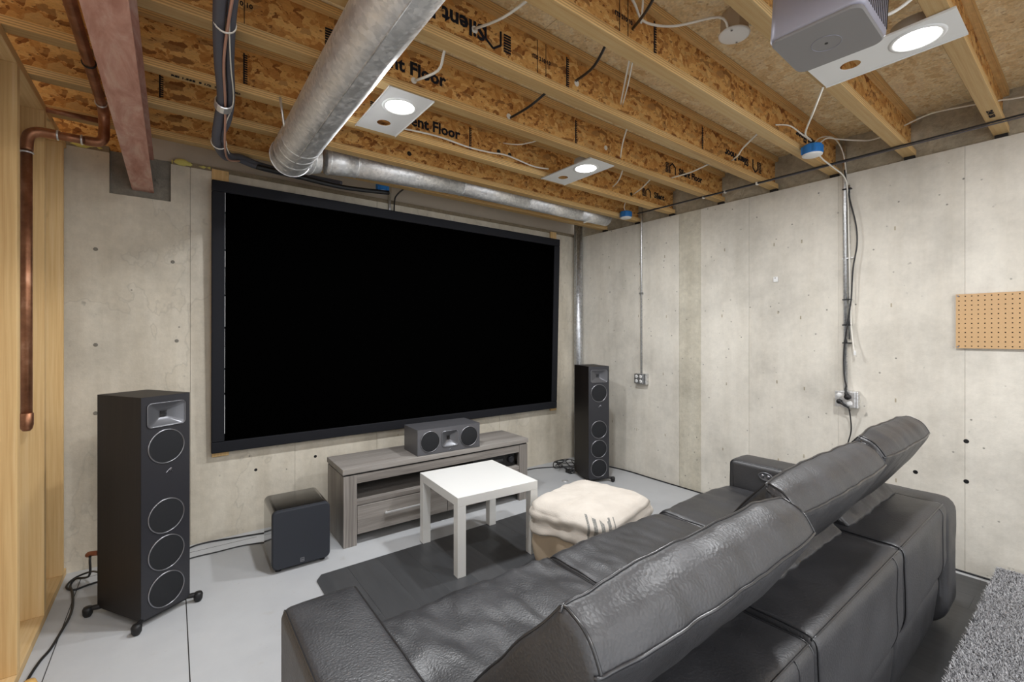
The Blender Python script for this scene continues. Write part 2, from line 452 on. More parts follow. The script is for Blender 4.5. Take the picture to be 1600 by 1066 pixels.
MAT['foam_hose'] = mat_plain('foam_hose', srgb(84,84,92), .7, bump=.2, bscale=300)
MAT['yellow_foam'] = mat_plain('yellow_foam', srgb(206,196,110), .9, bump=.8, bscale=60, var=.2)
MAT['rim_grey'] = mat_plain('rim_grey', srgb(182,172,158), .7, var=.1)
MAT['pegboard'] = mat_plain('pegboard', srgb(196,160,116), .6, bump=.05, var=.05)
MAT['print_black'] = mat_plain('print_black', srgb(34,34,40), .8, spec=.1)
MAT['shag'] = mat_plain('shag', srgb(150,150,154), .9, spec=.1)
MAT['pouf'] = mat_plain('pouf', srgb(204,186,162), .9, bump=.5, bscale=350, spec=.1, var=.08)
MAT['carpet_base'] = mat_plain('carpet_base', srgb(92,92,96), .95)
MAT['shim'] = mat_plain('shim', srgb(30,27,25), .8)
em = M('lamp_lens'); em.b.inputs['Emission Color'].default_value = (1,.985,.96,1); em.b.inputs['Emission Strength'].default_value = LENS; em.b.inputs['Base Color'].default_value = (.9,.9,.9,1)
MAT['lens'] = em.m
def throw_mat():
    m = M('throw_cloth', rough=.92, spec=.1)
    sep = m.n('ShaderNodeSeparateXYZ'); m.l(m.coord(kind='UV'), sep.inputs[0])
    # woven stripes across one end of the cloth
    x = sep.outputs[0]
    y = sep.outputs[1]
    st = m.math('MULTIPLY', m.math('LESS_THAN', m.math('FRACT', m.math('MULTIPLY', x, 20)), .5),
                m.math('MULTIPLY', m.math('GREATER_THAN', x, .36), m.math('LESS_THAN', x, .56)))
    st = m.math('MULTIPLY', st, m.math('GREATER_THAN', y, .5))
    w = m.noise(m.coord(), 160, 2); n = m.noise(m.coord(), 7, 4)
    st = m.math('MULTIPLY', st, m.ramp(w.outputs[0], [(.3, g3(.6)), (.6, g3(1))]))
    c = m.ramp(n.outputs[0], [(.3, srgb(198,190,180)), (.7, srgb(212,205,195))])
    c = m.mix(c, srgb(96,100,100), m.math('MULTIPLY', st, .85))
    m.col(c); m.bump(w.outputs[0], .35, .003); return m.m
MAT['throw'] = throw_mat()

def wall_text(s, x, y, z, size, rot180=False, parent=None, name='lettering', mat='print_black', normal='-y', bold=.0025):
    cu = bpy.data.curves.new('t', 'FONT'); cu.body = s; cu.size = size; cu.align_x = 'CENTER'; cu.align_y = 'CENTER'; cu.offset = bold; cu.extrude = .0006; cu.resolution_u = 2
    t = bpy.data.objects.new('t', cu); COL.objects.link(t)
    bpy.context.view_layer.update()
    me = bpy.data.meshes.new_from_object(t.evaluated_get(bpy.context.evaluated_depsgraph_get()))
    bpy.data.objects.remove(t)
    R = Matrix.Rotation(PI/2, 4, 'X') if normal == '-y' else Matrix.Rotation(-PI/2, 4, 'Z') @ Matrix.Rotation(PI/2, 4, 'X')
    if normal == 'bottom': R = Matrix.Rotation(PI, 4, 'X')
    if rot180: R = (Matrix.Rotation(PI, 4, 'Y') if normal == '-y' else Matrix.Rotation(PI, 4, 'X')) @ R
    me.transform(Matrix.Translation((x, y, z)) @ R)
    me.materials.clear()
    return obj(name, me, MAT[mat], parent)

# ------------------------------------------------------------------ room shell
XR, YB, ZT, ZS, ZJ = 3.62, 3.56, 2.44, 2.70, 2.46
XL = -.62
fl = tag(obj('floor', B(-2.2, 3.95, -2.6, 3.9, -.12, 0), MAT['floor']), kind='structure')
# hairline saw cuts in the slab
obj('saw_cut', B((.052,.056,1.0,3.1,0,.0006), (-.41,-.407,1.6,3.44,0,.0006), (-.41,.45,3.44,3.443,0,.0006)), MAT['shim'], fl)
# back wall: cast panels with open joints, beam pocket left free
wb = tag(obj('wall_back', B((XL,-.30,YB+.02,YB+.30,0,ZT),(-.30,-.01,YB+.02,YB+.30,0,2.19),(-.01,XR,YB+.02,YB+.30,0,ZT)), MAT['concrete_back']), kind='structure')
seams = [XL, .09, .71, 1.32, 1.93, 2.54, 3.15, XR+.3]
for i, (a, b) in enumerate(zip(seams, seams[1:])):
    y = YB+(.000 if i % 2 else .0015)
    if i == 0:
        bm = B((a,-.30,y,YB+.03,0,ZT),(-.30,-.01,y,YB+.03,0,2.20),(-.01,b-.0008,y,YB+.03,0,ZT))
    else: bm = B(a+.0008, b-.0008, y, YB+.03, 0, ZT)
    obj('panel', bm, MAT['concrete_back'], wb)
wr = tag(obj('wall_right', B(XR+.02, XR+.30, -2.6, YB+.02, 0, ZT), MAT['concrete']), kind='structure')
seams = [-2.6, -1.9, -1.29, -.69, -.12, .485, 1.098, 1.694, 2.097, 2.305, 2.92, YB-.001]
for i, (a, b) in enumerate(zip(seams, seams[1:])):
    obj('panel', B(XR+(.0 if i % 2 else .0012), XR+.03, a+.0006, b-.0006, 0, ZT), MAT['concrete_rough' if i == 8 else 'concrete'], wr)
# form-tie holes low on the right wall
for y, z in ((.48,.75),(.70,.52),(.48,.52)):
    obj('tie_hole', lathe(bmesh.new(), (XR-.001,y,z), (1,0,0), [(.0,-.0002),(.009,-.0002),(.012,.0006)], 14), MAT['dark'], wr)
for y in (.20,.82,1.30,1.50,1.90,2.45,2.75,3.1):
    for z in (.45, .98, 1.52, 2.05):
        dy = random.uniform(-.03,.03); dz = random.uniform(-.04,.04)
        obj('tie_mark', B(XR-.0006, XR+.002, y+dy-.004, y+dy+.004, z+dz-.012, z+dz+.012), MAT['rough_concrete'], wr)
for x in (-.32,.02,.0): pass
for x, z in ((-.36,1.86),(.0,1.82),(-.36,1.3),(.02,1.32),(-.36,.9),(.02,.75),(.46,.42),(.85,.45),(-.1,.45)):
    obj('tie_mark', lathe(bmesh.new(), (x,YB-.0008,z), (0,1,0), [(0,0),(.008,0),(.011,.001)], 10), MAT['grout'] if z > .5 else MAT['dark'], wb)
# ledge: rough poured band above the wall, behind the joist ends
def rough_band(x0, x1, y0, y1, z0, z1, amp, along):
    bm = bmesh.new(); L = (y1-y0) if along == 'y' else (x1-x0); n = int(L/.03); k = 8; G = []
    for i in range(n+1):
        row = []
        for j in range(k+1):
            t = i/n; z = z0+(z1-z0)*j/k
            p = Vector((x0, y0+L*t, z)) if along == 'y' else Vector((x0+L*t, y0, z))
            h = noise.noise(p*11)*amp+noise.noise(p*35)*amp*.5
            if along == 'y': p.x += h
            else: p.y += h
            row.append(bm.verts.new(p))
        G.append(row)
    for i in range(n):
        for j in range(k): bm.faces.new((G[i][j], G[i+1][j], G[i+1][j+1], G[i][j+1]))
    return bm
tag(obj('trim_1', rough_band(XR+.035, 0, -2.6, YB, ZT-.005, ZS+.02, .022, 'y'), MAT['rough_concrete'], smooth=True), kind='structure')
t2 = tag(obj('trim_2', B(-.2, XR, YB+.05, YB+.09, ZT-.002, ZS), MAT['rim_grey']), kind='structure')
tag(obj('trim_3', B((XL,-.30,YB,YB+.06,ZT-.001,ZT+.035),(.0,XR+.03,YB,YB+.06,ZT-.001,ZT+.03)), mat_concrete('ledge', srgb(140,128,108), blot=1)), kind='structure')
tag(obj('trim_4', B(XL-.1, -.2, YB+.05, YB+.09, ZT-.002, ZS), MAT['osb_web']), kind='structure')  # rim left of the beam: dark OSB colour stands in for shade
# mortar packed round the beam end
obj('mortar', rough_band(-.31, -.003, YB+.03, 0, 2.19, 2.46, .018, 'x'), MAT['grout'], wb, smooth=True)
# ceiling: floor decking in sheets
ce = tag(obj('ceiling', B(-2.0, XR+.12, -2.4, YB+.1, ZS+.016, ZS+.03), MAT['osb_floor']), kind='structure')
ys = [-2.4, -1.18, .04, 1.26, 2.48, YB+.1]
for j, (a, b) in enumerate(zip(ys, ys[1:])):
    xs = [-2.0, .1+(j % 2)*1.2, 2.54-(j % 2)*.0+(j % 2)*1.0, XR+.12]
    for c, d in zip(xs, xs[1:]):
        obj('deck_sheet', B(c+.0015, d-.0015, a+.0015, b-.0015, ZS, ZS+.016), MAT['osb_floor'], ce)

# ------------------------------------------------------------------ left stud wall
sw = tag(bpy.data.objects.new('wall_left', None), kind='structure'); COL.objects.link(sw); sw.location = (-.55, 2.0, 0)
obj('bottom_plate', B(-.622, -.482, -1.2, YB-.005, 0, .038), MAT['plate_wood'], sw, bevel=.002, seg=1)
obj('top_plate', B(-.622, -.482, -1.2, YB-.005, 2.415, 2.453), MAT['plate_wood'], sw, bevel=.002, seg=1)
for y in (3.45, 3.01, 2.55, 2.14, 1.73, 1.32, .91):
    obj('stud', B(-.622, -.482, y, y+.038, .038, 2.415), MAT['stud'], sw, bevel=.002, seg=1)
obj('drywall', B(-.636, -.624, -1.2, YB-.005, 0, 2.453), MAT['white_paint'], sw)

# ------------------------------------------------------------------ floor joists (I-joists)
ANG = 'engineered wood floor joist'
JY = [(3.18,'ceiling I-joist closest to the back wall, running just above the screen top'),
      (2.765,'second ceiling I-joist out from the screen wall, small duct tucked behind it'),
      (2.385,'third ceiling I-joist out from the screen wall, holding far edges of two lamp plates'),
      (1.925,'fourth ceiling I-joist out from the screen wall, with holes for black and white wires'),
      (1.515,'fifth ceiling I-joist out from the screen wall, big upside-down lettering right of the main duct'),
      (1.125,'sixth ceiling I-joist out from the screen wall, reaching the blue box at the right wall'),
      (.73,'seventh ceiling I-joist out, ending below the projector lamp plate at right wall'),
      (.345,'ceiling I-joist at the top right corner of the picture, behind the brightest lamp')]
joists = {}
def joist(y, label):
    j = thing('floor_joist', label, 'joist', (1.0, y, ZJ), group='wooden I-joists under the floor deck')
    obj('bottom_flange', B(-2.0, XR+.02, y-.030, y+.030, ZJ, ZJ+.036), MAT['lvl'], j, bevel=.002, seg=1)
    obj('web', B(-2.0, XR+.02, y-.005, y+.005, ZJ+.036, ZS-.036), MAT['osb_web'], j)
    obj('top_flange', B(-2.0, XR+.02, y-.030, y+.030, ZS-.036, ZS-.001), MAT['lvl'], j, bevel=.002, seg=1)
    obj('shim', B(XR+.002, XR+.03, y-.025, y+.025, ZT, ZJ), MAT['shim'], j)
    joists[y] = j; return j
for y, lab in JY: joist(y, lab)
for k, y in enumerate((-.06, -.46, -.86, -1.26, -1.66, -2.06)):
    joist(y, ['ceiling I-joist directly over the camera', 'first ceiling I-joist behind the camera', 'second ceiling I-joist behind the camera', 'third ceiling I-joist behind the camera', 'fourth ceiling I-joist behind the camera', 'fifth ceiling I-joist behind the camera'][k])
def house_logo(j, x, y, z, s, flip=1, hands=True):
    bm = bmesh.new()
    P = [(-.5,-.5),(-.5,.25),(0,.6),(.5,.25),(.5,-.5)]
    for a, b in zip(P, P[1:]):
        tube(bm, [(x+flip*a[0]*s, y, z+flip*a[1]*s), (x+flip*b[0]*s, y, z+flip*b[1]*s)], .0045, 6, 1, False)
    for k in range(7):      # the little row of fingers under the house
        zz = -.45+k*.15
        box(bm, x+flip*(-.95)*s-.018, x+flip*(-.95)*s+.018, y-.001, y+.001, z+flip*zz*s-.0035, z+flip*zz*s+.0035)
    obj('emblem', bm, MAT['print_black'], j)
yb, yc, ye, ya = 1.515, 1.925, 2.385, 1.125
F = lambda y: y-.0062
wall_text('Silent Floor', .80, F(yb), 2.575, .088, True, joists[yb]); house_logo(joists[yb], 1.045, F(yb), 2.575, .075, -1)
wall_text('Silent Floor', .85, F(yc), 2.578, .085, False, joists[yc]); house_logo(joists[yc], .58, F(yc), 2.58, .07)
wall_text('Silent Floor', 1.20, F(ye), 2.578, .085, False, joists[ye]); house_logo(joists[ye], .93, F(ye), 2.58, .07)
wall_text('Silent Floor', 3.06, F(yb), 2.565, .068, True, joists[yb]); house_logo(joists[yb], 3.32, F(yb), 2.565, .075, -1)
wall_text('Silent Floor', 3.17, F(yc), 2.575, .068, False, joists[yc]); house_logo(joists[yc], 2.93, F(yc), 2.575, .07)
wall_text('Silent', 3.43, F(ye), 2.58, .068, False, joists[ye]); house_logo(joists[ye], 3.27, F(ye), 2.58, .065)
wall_text('Silent Floor', 3.15, F(ya), 2.575, .072, True, joists[ya])
def serrated(j, x, y):
    bm = bmesh.new(); box(bm, x-.003, x+.003, y-.001, y+.001, 2.51, 2.65)
    for k in range(13): box(bm, x+.003, x+.014, y-.001, y+.001, 2.512+k*.0105, 2.517+k*.0105)
    obj('print_mark', bm, MAT['print_black'], j)
for y, xs in ((ye, (.26,)), (2.765, (-.05,)), (yb, (1.46, 2.62)), (yc, (1.93,)), (ya, (1.58,)), (ye, (1.47,))):
    for x in xs: serrated(joists[y], x, F(y))
for y, x in ((yb, 1.28), (ya, 1.36), (yc, .16)):
    obj('print_mark', B((x,x+.002,F(y)-.001,F(y)+.001,2.50,2.66),(x+.05,x+.052,F(y)-.001,F(y)+.001,2.50,2.66)), MAT['print_black'], joists[y])
    wall_text('ITS 210 10', x+.026, F(y), 2.58, .024, False, joists[y], bold=.0006).data.transform(Matrix.Identity(4))
wall_text('REI 1.55E  9 1/2  2X4 STUD', .12, 2.385, ZJ-.0012, .022, False, joists[2.385], normal='bottom', bold=.0008)
wall_text('2240 350', 3.25, .345, ZJ-.0012, .03, False, joists[.345], normal='bottom', bold=.0008)

# ------------------------------------------------------------------ steel beam
bx = -.146
be = thing('steel_beam', 'red-primed steel I-beam running overhead beside the copper pipe into the back wall', 'beam', (bx, 1.5, 2.245))
obj('bottom_flange', B(bx-.052, bx+.052, -1.5, YB+.06, 2.245, 2.253), MAT['primer'], be)
obj('web', B(bx-.004, bx+.004, -1.5, YB+.06, 2.253, 2.450), MAT['primer'], be)
obj('top_flange', B(bx-.052, bx+.052, -1.5, YB+.06, 2.450, 2.459), MAT['primer'], be)
# ------------------------------------------------------------------ copper drain
cp = thing('drain_pipe', 'brown copper drain pipe beside the red beam, dropping down the stud wall to a cap', 'pipe', (-.4, 2.89, .93))
R_ = .019
obj('pipe', T([(-.262,-1.2,2.425),(-.262,2.80,2.425)], R_, 16, 1, False), MAT['copper'], cp, smooth=True)
obj('elbow', T([(-.262,2.78,2.425),(-.262,2.85,2.422),(-.262,2.885,2.395),(-.262,2.89,2.33),(-.266,2.89,2.295),(-.285,2.89,2.275),(-.33,2.89,2.272)], .0215, 16, 5), MAT['copper'], cp, smooth=True)
obj('pipe', T([(-.30,2.89,2.272),(-.46,2.89,2.272)], R_, 16, 1, False), MAT['copper'], cp, smooth=True)
obj('elbow', T([(-.42,2.89,2.272),(-.48,2.89,2.270),(-.512,2.89,2.245),(-.518,2.89,2.18)], .0215, 16, 5), MAT['copper'], cp, smooth=True)
obj('pipe', T([(-.518,2.89,2.20),(-.518,2.89,.98)], R_, 16, 1, False), MAT['copper'], cp, smooth=True)
obj('cap', lathe(bmesh.new(), (-.518,2.89,.93), (0,0,1), [(0,0),(.012,.002),(.019,.012),(.0225,.03),(.0225,.08),(.019,.082)], 20), MAT['copper'], cp, smooth=True)
for p, d in (((-.262,2.40,2.425),(0,1,0)),((-.262,2.78,2.425),(0,1,0)),((-.34,2.89,2.272),(1,0,0)),((-.42,2.89,2.272),(1,0,0)),((-.518,2.89,2.17),(0,0,1))):
    obj('solder_ring', lathe(bmesh.new(), p, d, [(.0195,-.004),(.0235,-.002),(.0235,.002),(.0195,.004)], 18), MAT['tape'] if p[1] > 2.6 else MAT['dark'], cp, smooth=True)
obj('branch_pipe', T([(-.60,3.05,2.435),(-.29,3.05,2.435)], .013, 12, 1, False), MAT['copper'], cp, smooth=True)

# ------------------------------------------------------------------ ducts
du = thing('main_duct', 'large round galvanized duct hung under the joists, ending in an elbow by screen corner', 'duct', (.525, 2.0, 2.25))
def duct_shell(x, y0, y1, z, r):
    bm = bmesh.new(); n = 40
    prof = []
    ysx = np.linspace(y0, y1, 14)
    rings = []
    for yy in ysx:
        rings.append([bm.verts.new((x+r*math.cos(2*PI*i/n), yy, z+r*math.sin(2*PI*i/n))) for i in range(n)])
    for A, Bq in zip(rings, rings[1:]):
        for i in range(n): bm.faces.new((A[i], A[(i+1)%n], Bq[(i+1)%n], Bq[i]))
    return bm
obj('pipe', duct_shell(.525, -1.4, 2.72, 2.352, .101), MAT['galv'], du, smooth=True)
a = math.radians(-100)
obj('seam', T([(.525+.102*math.cos(a), -1.4, 2.352+.102*math.sin(a)), (.525+.102*math.cos(a), 2.6, 2.352+.102*math.sin(a))], .003, 6, 1, False), MAT['galv'], du, smooth=True)
# gored elbow: +Y turning to +X
def ering(c, d, r, n=40):
    d = Vector(d).normalized(); up = Vector((0,0,1)); a = d.cross(up).normalized(); b = a.cross(d)
    return [Vector(c)+(a*math.cos(2*PI*i/n)+b*math.sin(2*PI*i/n))*r for i in range(n)]
ex, ey, er = .525, 2.745, .20
cs = []
for k in range(6):
    t = PI/2*k/5
    cs.append(((ex+er*(1-math.cos(t)), ey+er*math.sin(t), 2.352+.10*(k/5)), (math.sin(t), math.cos(t), .10), .104-.018*k/5))
for k in range(5):
    bm = bmesh.new(); A = [bm.verts.new(v) for v in ering(*cs[k])]; Bq = [bm.verts.new(v) for v in ering(cs[k+1][0], cs[k+1][1], cs[k+1][2])]
    n = len(A)
    for i in range(n): bm.faces.new((A[i], A[(i+1)%n], Bq[(i+1)%n], Bq[i]))
    obj('elbow_gore', bm, MAT['galv'], du, smooth=True)
    bm = bmesh.new(); P = ering(cs[k][0], cs[k][1], cs[k][2]+.001); tube(bm, P+[P[0]], .0028, 6, 1, False, False)
    obj('crimp_ring', bm, MAT['galv'], du, smooth=True)
for yy in (2.44, 2.54, 2.64): obj('crimp_ring', lathe(bmesh.new(), (.525,yy,2.352), (0,1,0), [(.1005,-.006),(.1035,-.003),(.1035,.003),(.1005,.006)], 40), MAT['galv'], du, smooth=True)
obj('collar', duct_shell(.525, 2.67, 2.75, 2.352, .1035), MAT['galv'], du, smooth=True)
for yy in (1.0, 2.35):
    bm = bmesh.new(); c = [(.525+.1035*math.cos(t), yy, 2.352+.1035*math.sin(t)) for t in np.linspace(PI*.92, PI*2.08, 24)]
    c = [(c[0][0]-.02, yy, ZJ)]+c+[(c[-1][0]+.02, yy, ZJ)]
    if yy > 2: 
        tube(bm, [(.405,yy,2.48),(.412,yy,2.42),(.43,yy+.03,2.35),(.455,yy+.05,2.29)], .006, 6, 3); obj('strap', bm, MAT['tape'], du, smooth=True)
    else: bm.free()
br = thing('branch_duct', 'smaller galvanized duct from the elbow running right between two joists above the screen', 'duct', (2.0, 2.965, 2.40))
def xtube(x0, x1, y, z0, z1, r, r1=None):
    bm = bmesh.new(); cyl(bm, (x0,y,z0), (x1,y,z1), r, r1, 36, True); return bm
bs = [.76, .93, 1.72, 2.36, 2.98, 3.36]
for i, (p, q) in enumerate(zip(bs, bs[1:])):
    zz = lambda x: 2.452+.045*min(1, (x-.76)/.5)
    obj('duct_section', xtube(p, q+.02, 2.945, zz(p), zz(q), .084-.002*i, .082-.002*i), MAT['galv'], br, smooth=True)
    bm = bmesh.new(); lathe(bm, (p+.02,2.945,zz(p)), (1,0,0), [(.083-.002*i,-.006),(.0875-.002*i,-.003),(.0875-.002*i,.003),(.083-.002*i,.006)], 30)
    obj('joint_ring', bm, MAT['galv'], br, smooth=True)
# vent stack in the corner
vs = thing('vent_pipe', 'vertical galvanized pipe standing in the corner behind the far speaker', 'pipe', (3.556, 3.495, 0))
obj('pipe', B(0,.001,0,.001,0,.001) if False else cyl(bmesh.new(), (3.556,3.495,0), (3.556,3.495,2.68), .046, n=32), MAT['galv_pipe'], vs, smooth=True)
obj('seam', T([(3.512,3.482,0),(3.512,3.482,2.68)], .003, 6, 1, False), MAT['galv_pipe'], vs)
# ------------------------------------------------------------------ insulated line set + cables at left
ls = thing('line_set', 'pair of grey foam-insulated tubes hanging under the joists left of the main duct', 'pipe', (.17, 2.2, 2.25))
path = [(.105,.4,2.41),(.11,1.2,2.40),(.115,1.63,2.39),(.135,1.95,2.38),(.165,2.25,2.365),(.165,2.42,2.33),(.165,2.56,2.30),(.19,2.72,2.30),(.235,2.90,2.33),(.30,3.09,2.40),(.42,3.25,2.43),(.62,3.29,2.43),(.95,3.30,2.43)]
obj('foam_tube', T(path, .0185, 12, 6), MAT['foam_hose'], ls, smooth=True)
obj('foam_tube', T([(x+.034,y+.01,z+.006) if i < 6 else (x+.02,y+.015,z+.02) for i,(x,y,z) in enumerate(path)], .015, 12, 6), MAT['foam_hose'], ls, smooth=True)
obj('copper_line', T([(x+.022+.012*math.sin(i*1.3),y-.01,z-.016) for i,(x,y,z) in enumerate(path[:10])], .0048, 8, 6), mat_plain('pink_copper', srgb(206,160,140), .4, .4), ls, smooth=True)
obj('control_wire', T([(x+.034+.008*math.sin(i*2.1),y-.01,z-.012) for i,(x,y,z) in enumerate(path[:8])], .0025, 6, 6), MAT['white_wire'], ls, smooth=True)
obj('tape_wrap', lathe(bmesh.new(), (.175,2.30,2.356), (.0,1,-.2), [(.030,-.022),(.034,-.02),(.034,.02),(.030,.022)], 16), MAT['tape'], ls)
for y in (1.75, 2.62):
    obj('zip_tie', lathe(bmesh.new(), (.137 if y < 2 else .18, y, 2.388 if y < 2 else 2.302), (0,1,0), [(.031,-.003),(.034,-.003),(.034,.003),(.031,.003)], 16), MAT['white_wire'], ls)
bl = tag(obj('black_hose', T([(.42,3.245,2.425),(.60,3.25,2.42),(.95,3.26,2.405),(1.30,3.26,2.43)], .016, 10, 6), MAT['black_cord'], smooth=True), 'black hose passing behind the duct elbow above the screen', 'hose')
tag(obj('insulation', T([(-.48,YB+.02,2.452),(-.40,YB+.01,2.458),(-.33,YB+.02,2.455)], [.018,.022,.014,.02], 8, 6), MAT['yellow_foam'], smooth=True), 'tuft of yellow insulation on the wall top left of the red beam', 'insulation')
tag(obj('insulation', T([(.0,YB+.02,2.455),(.05,YB,2.462),(.12,YB+.02,2.455),(.20,YB+.01,2.458)], [.016,.022,.016,.02,.014], 8, 6), MAT['yellow_foam'], smooth=True), 'tuft of yellow insulation on the wall top right of the red beam', 'insulation')

# ------------------------------------------------------------------ recessed lamps on mounting plates
def lamp(x, y0, y1, label, lx=None, ly=None, hy=None, ang=0, w=.222):
    cy = (y0+y1)/2
    t = thing('ceiling_lamp', label, 'lamp', (x, cy, ZJ), group='round LED lamps on white mounting plates')
    L = y1-y0; ly = ly if ly is not None else y0+.15; hy = hy if hy is not None else y0+.35
    bm = plate_holes(w, L, [(0, ly-cy, .078), (0, hy-cy, .034)], 32)
    bmesh.ops.translate(bm, verts=bm.verts[:], vec=(x, cy, ZJ-.0035))
    obj('mounting_plate', bm, MAT['white_paint'], t, solid=.002)
    obj('plate_edge', B((x-w/2,x-w/2+.003,y0,y1,ZJ-.010,ZJ-.002),(x+w/2-.003,x+w/2,y0,y1,ZJ-.010,ZJ-.002)), MAT['white_paint'], t)
    for sx in (-1, 1):
        obj('slot', B((x+sx*.095-.002,x+sx*.095+.002,y0+.02,y0+.12,ZJ-.0045,ZJ-.0037),(x+sx*.095-.002,x+sx*.095+.002,y1-.12,y1-.02,ZJ-.0045,ZJ-.0037)), MAT['projector_base'], t)
    obj('trim_ring', lathe(bmesh.new(), (x,ly,ZJ-.0035), (0,0,-1), [(.066,.0),(.068,.005),(.074,.006),(.083,.003),(.083,0)], 40), MAT['white_paint'], t, smooth=True)
    obj('lens', lathe(bmesh.new(), (x,ly,ZJ-.0055), (0,0,-1), [(0,.002),(.05,.0015),(.068,0)], 40), MAT['lens'], t, smooth=True)
    obj('housing', lathe(bmesh.new(), (x,ly,ZJ-.002), (0,0,1), [(.078,0),(.078,.05),(.0,.05)], 32), MAT['steel'], t, smooth=True)
    ld = bpy.data.lights.new('lamp_light', 'AREA'); ld.shape = 'DISK'; ld.size = .13; ld.energy = LAMP_POWER; ld.color = (.955,.975,1.0)
    lo = bpy.data.objects.new('lamp_light', ld); COL.objects.link(lo); lo.parent = t
    lo.location = (0, ly-cy, -.013)
    return t
lamp(.87, 1.90, 2.365, 'lit round LED lamp on white plate, nearest the duct elbow above the screen', ly=2.045, hy=2.25)
lamp(2.17, 1.92, 2.385, 'lit round LED lamp on white plate, at middle of ceiling near the far wall', ly=2.063, hy=2.28)
lamp(2.195, .30, .745, 'lit round LED lamp on white plate, at top right beside the silver projector', ly=.42, hy=.625)
lamp(.42, .30, .745, 'unseen added round LED lamp over the near arm of the sofa, above the picture frame', ly=.42)  # added unseen lamp, placed for how brightly it lights the projector
lamp(.30, -1.3, -.86, 'round LED lamp behind the camera on the left', ly=-1.2)
lamp(2.17, -1.3, -.86, 'round LED lamp behind the camera on the right', ly=-1.2)

# ------------------------------------------------------------------ projector
pr = thing('projector', 'silver box projector hanging from the ceiling at the top of the picture', 'projector', (1.41, .455, 2.15), math.radians(0))
pr.rotation_euler = (math.radians(2.0), math.radians(3.0), 0)
prof = rbox2d(.212, .216, .028, 6)
def extr(prof, z0, z1, inset=.006):
    bm = bmesh.new(); rings = []
    for z, s in ((z0, inset), (z0+inset, 0), (z1-inset, 0), (z1, inset)):
        rings.append([bm.verts.new((x*(1-s/.1), y*(1-s/.1), z)) for x, y in prof])
    n = len(prof)
    for A, Bq in zip(rings, rings[1:]):
        for i in range(n): bm.faces.new((A[i], A[(i+1)%n], Bq[(i+1)%n], Bq[i]))
    bm.faces.new(rings[0][::-1]); bm.faces.new(rings[-1]); return bm
obj('body', extr(prof, .004, .136), MAT['projector'], pr, world=False, smooth=False, bevel=0)
for p in pr.children[0].data.polygons: p.use_smooth = len(p.vertices) == 4
obj('base', extr(rbox2d(.204,.208,.026,6), -.002, .008, .003), MAT['projector_base'], pr, world=False)
bm = bmesh.new(); c = [(.034*math.cos(t), .0+.034*math.sin(t), -.0024) for t in np.linspace(0, 2*PI, 33)]; tube(bm, c, .0008, 5, 1, False, False)
obj('tripod_ring', bm, MAT['projector'], pr, world=False, smooth=True)
bm = bmesh.new(); lathe(bm, (0,0,-.002), (0,0,-1), [(0,.001),(.004,.001),(.004,0)], 12)
obj('screw_hole', bm, MAT['dark'], pr, world=False)
bm = extr(rbox2d(.044,.028,.009,4), 0, .006, .002); bm.transform(Matrix.Translation((-.106,-.02,.075)) @ Matrix.Rotation(-PI/2,4,'Y') @ Matrix.Rotation(PI/2,4,'Z') )
obj('sensor_window', bm, MAT['projector'], pr, world=False)
bm = extr(rbox2d(.03,.018,.006,4), 0, .007, .001); bm.transform(Matrix.Translation((-.106,-.02,.075)) @ Matrix.Rotation(-PI/2,4,'Y') @ Matrix.Rotation(PI/2,4,'Z'))
obj('sensor_glass', bm, MAT['gloss_black'], pr, world=False)
bm = bmesh.new(); lathe(bm, (.03,.107,.08), (0,1,0), [(0,-.004),(.022,-.002),(.03,0),(.034,.004),(.038,.004),(.038,0)], 28)
obj('projection_lens', bm, MAT['gloss_black'], pr, world=False, smooth=True)
bm = bmesh.new()
for k in range(12): box(bm, -.08+k*.0145, -.074+k*.0145, -.1088, -.1065, .02, .115)
obj('vent', bm, MAT['dark'], pr, world=False)
obj('ceiling_mount', cyl(cyl(bmesh.new(), (0,0,.13), (0,0,.545), .012), (0,0,.535), (0,0,.547), .04), MAT['white_paint'], pr, world=False, smooth=False)
obj('power_cord', T([(1.50,.40,2.235),(1.545,.385,2.245),(1.57,.34,2.26),(1.58,.25,2.32),(1.60,.10,2.42)], .0045, 8, 6), MAT['white_wire'], pr, smooth=True)
tag(obj('data_cable', T([(1.50,.42,2.20),(1.525,.40,2.17),(1.53,.37,2.158),(1.51,.38,2.19)], .0022, 6, 6), MAT['white_wire'], smooth=True), 'short white loop of cable beside the projector corner', 'cable')

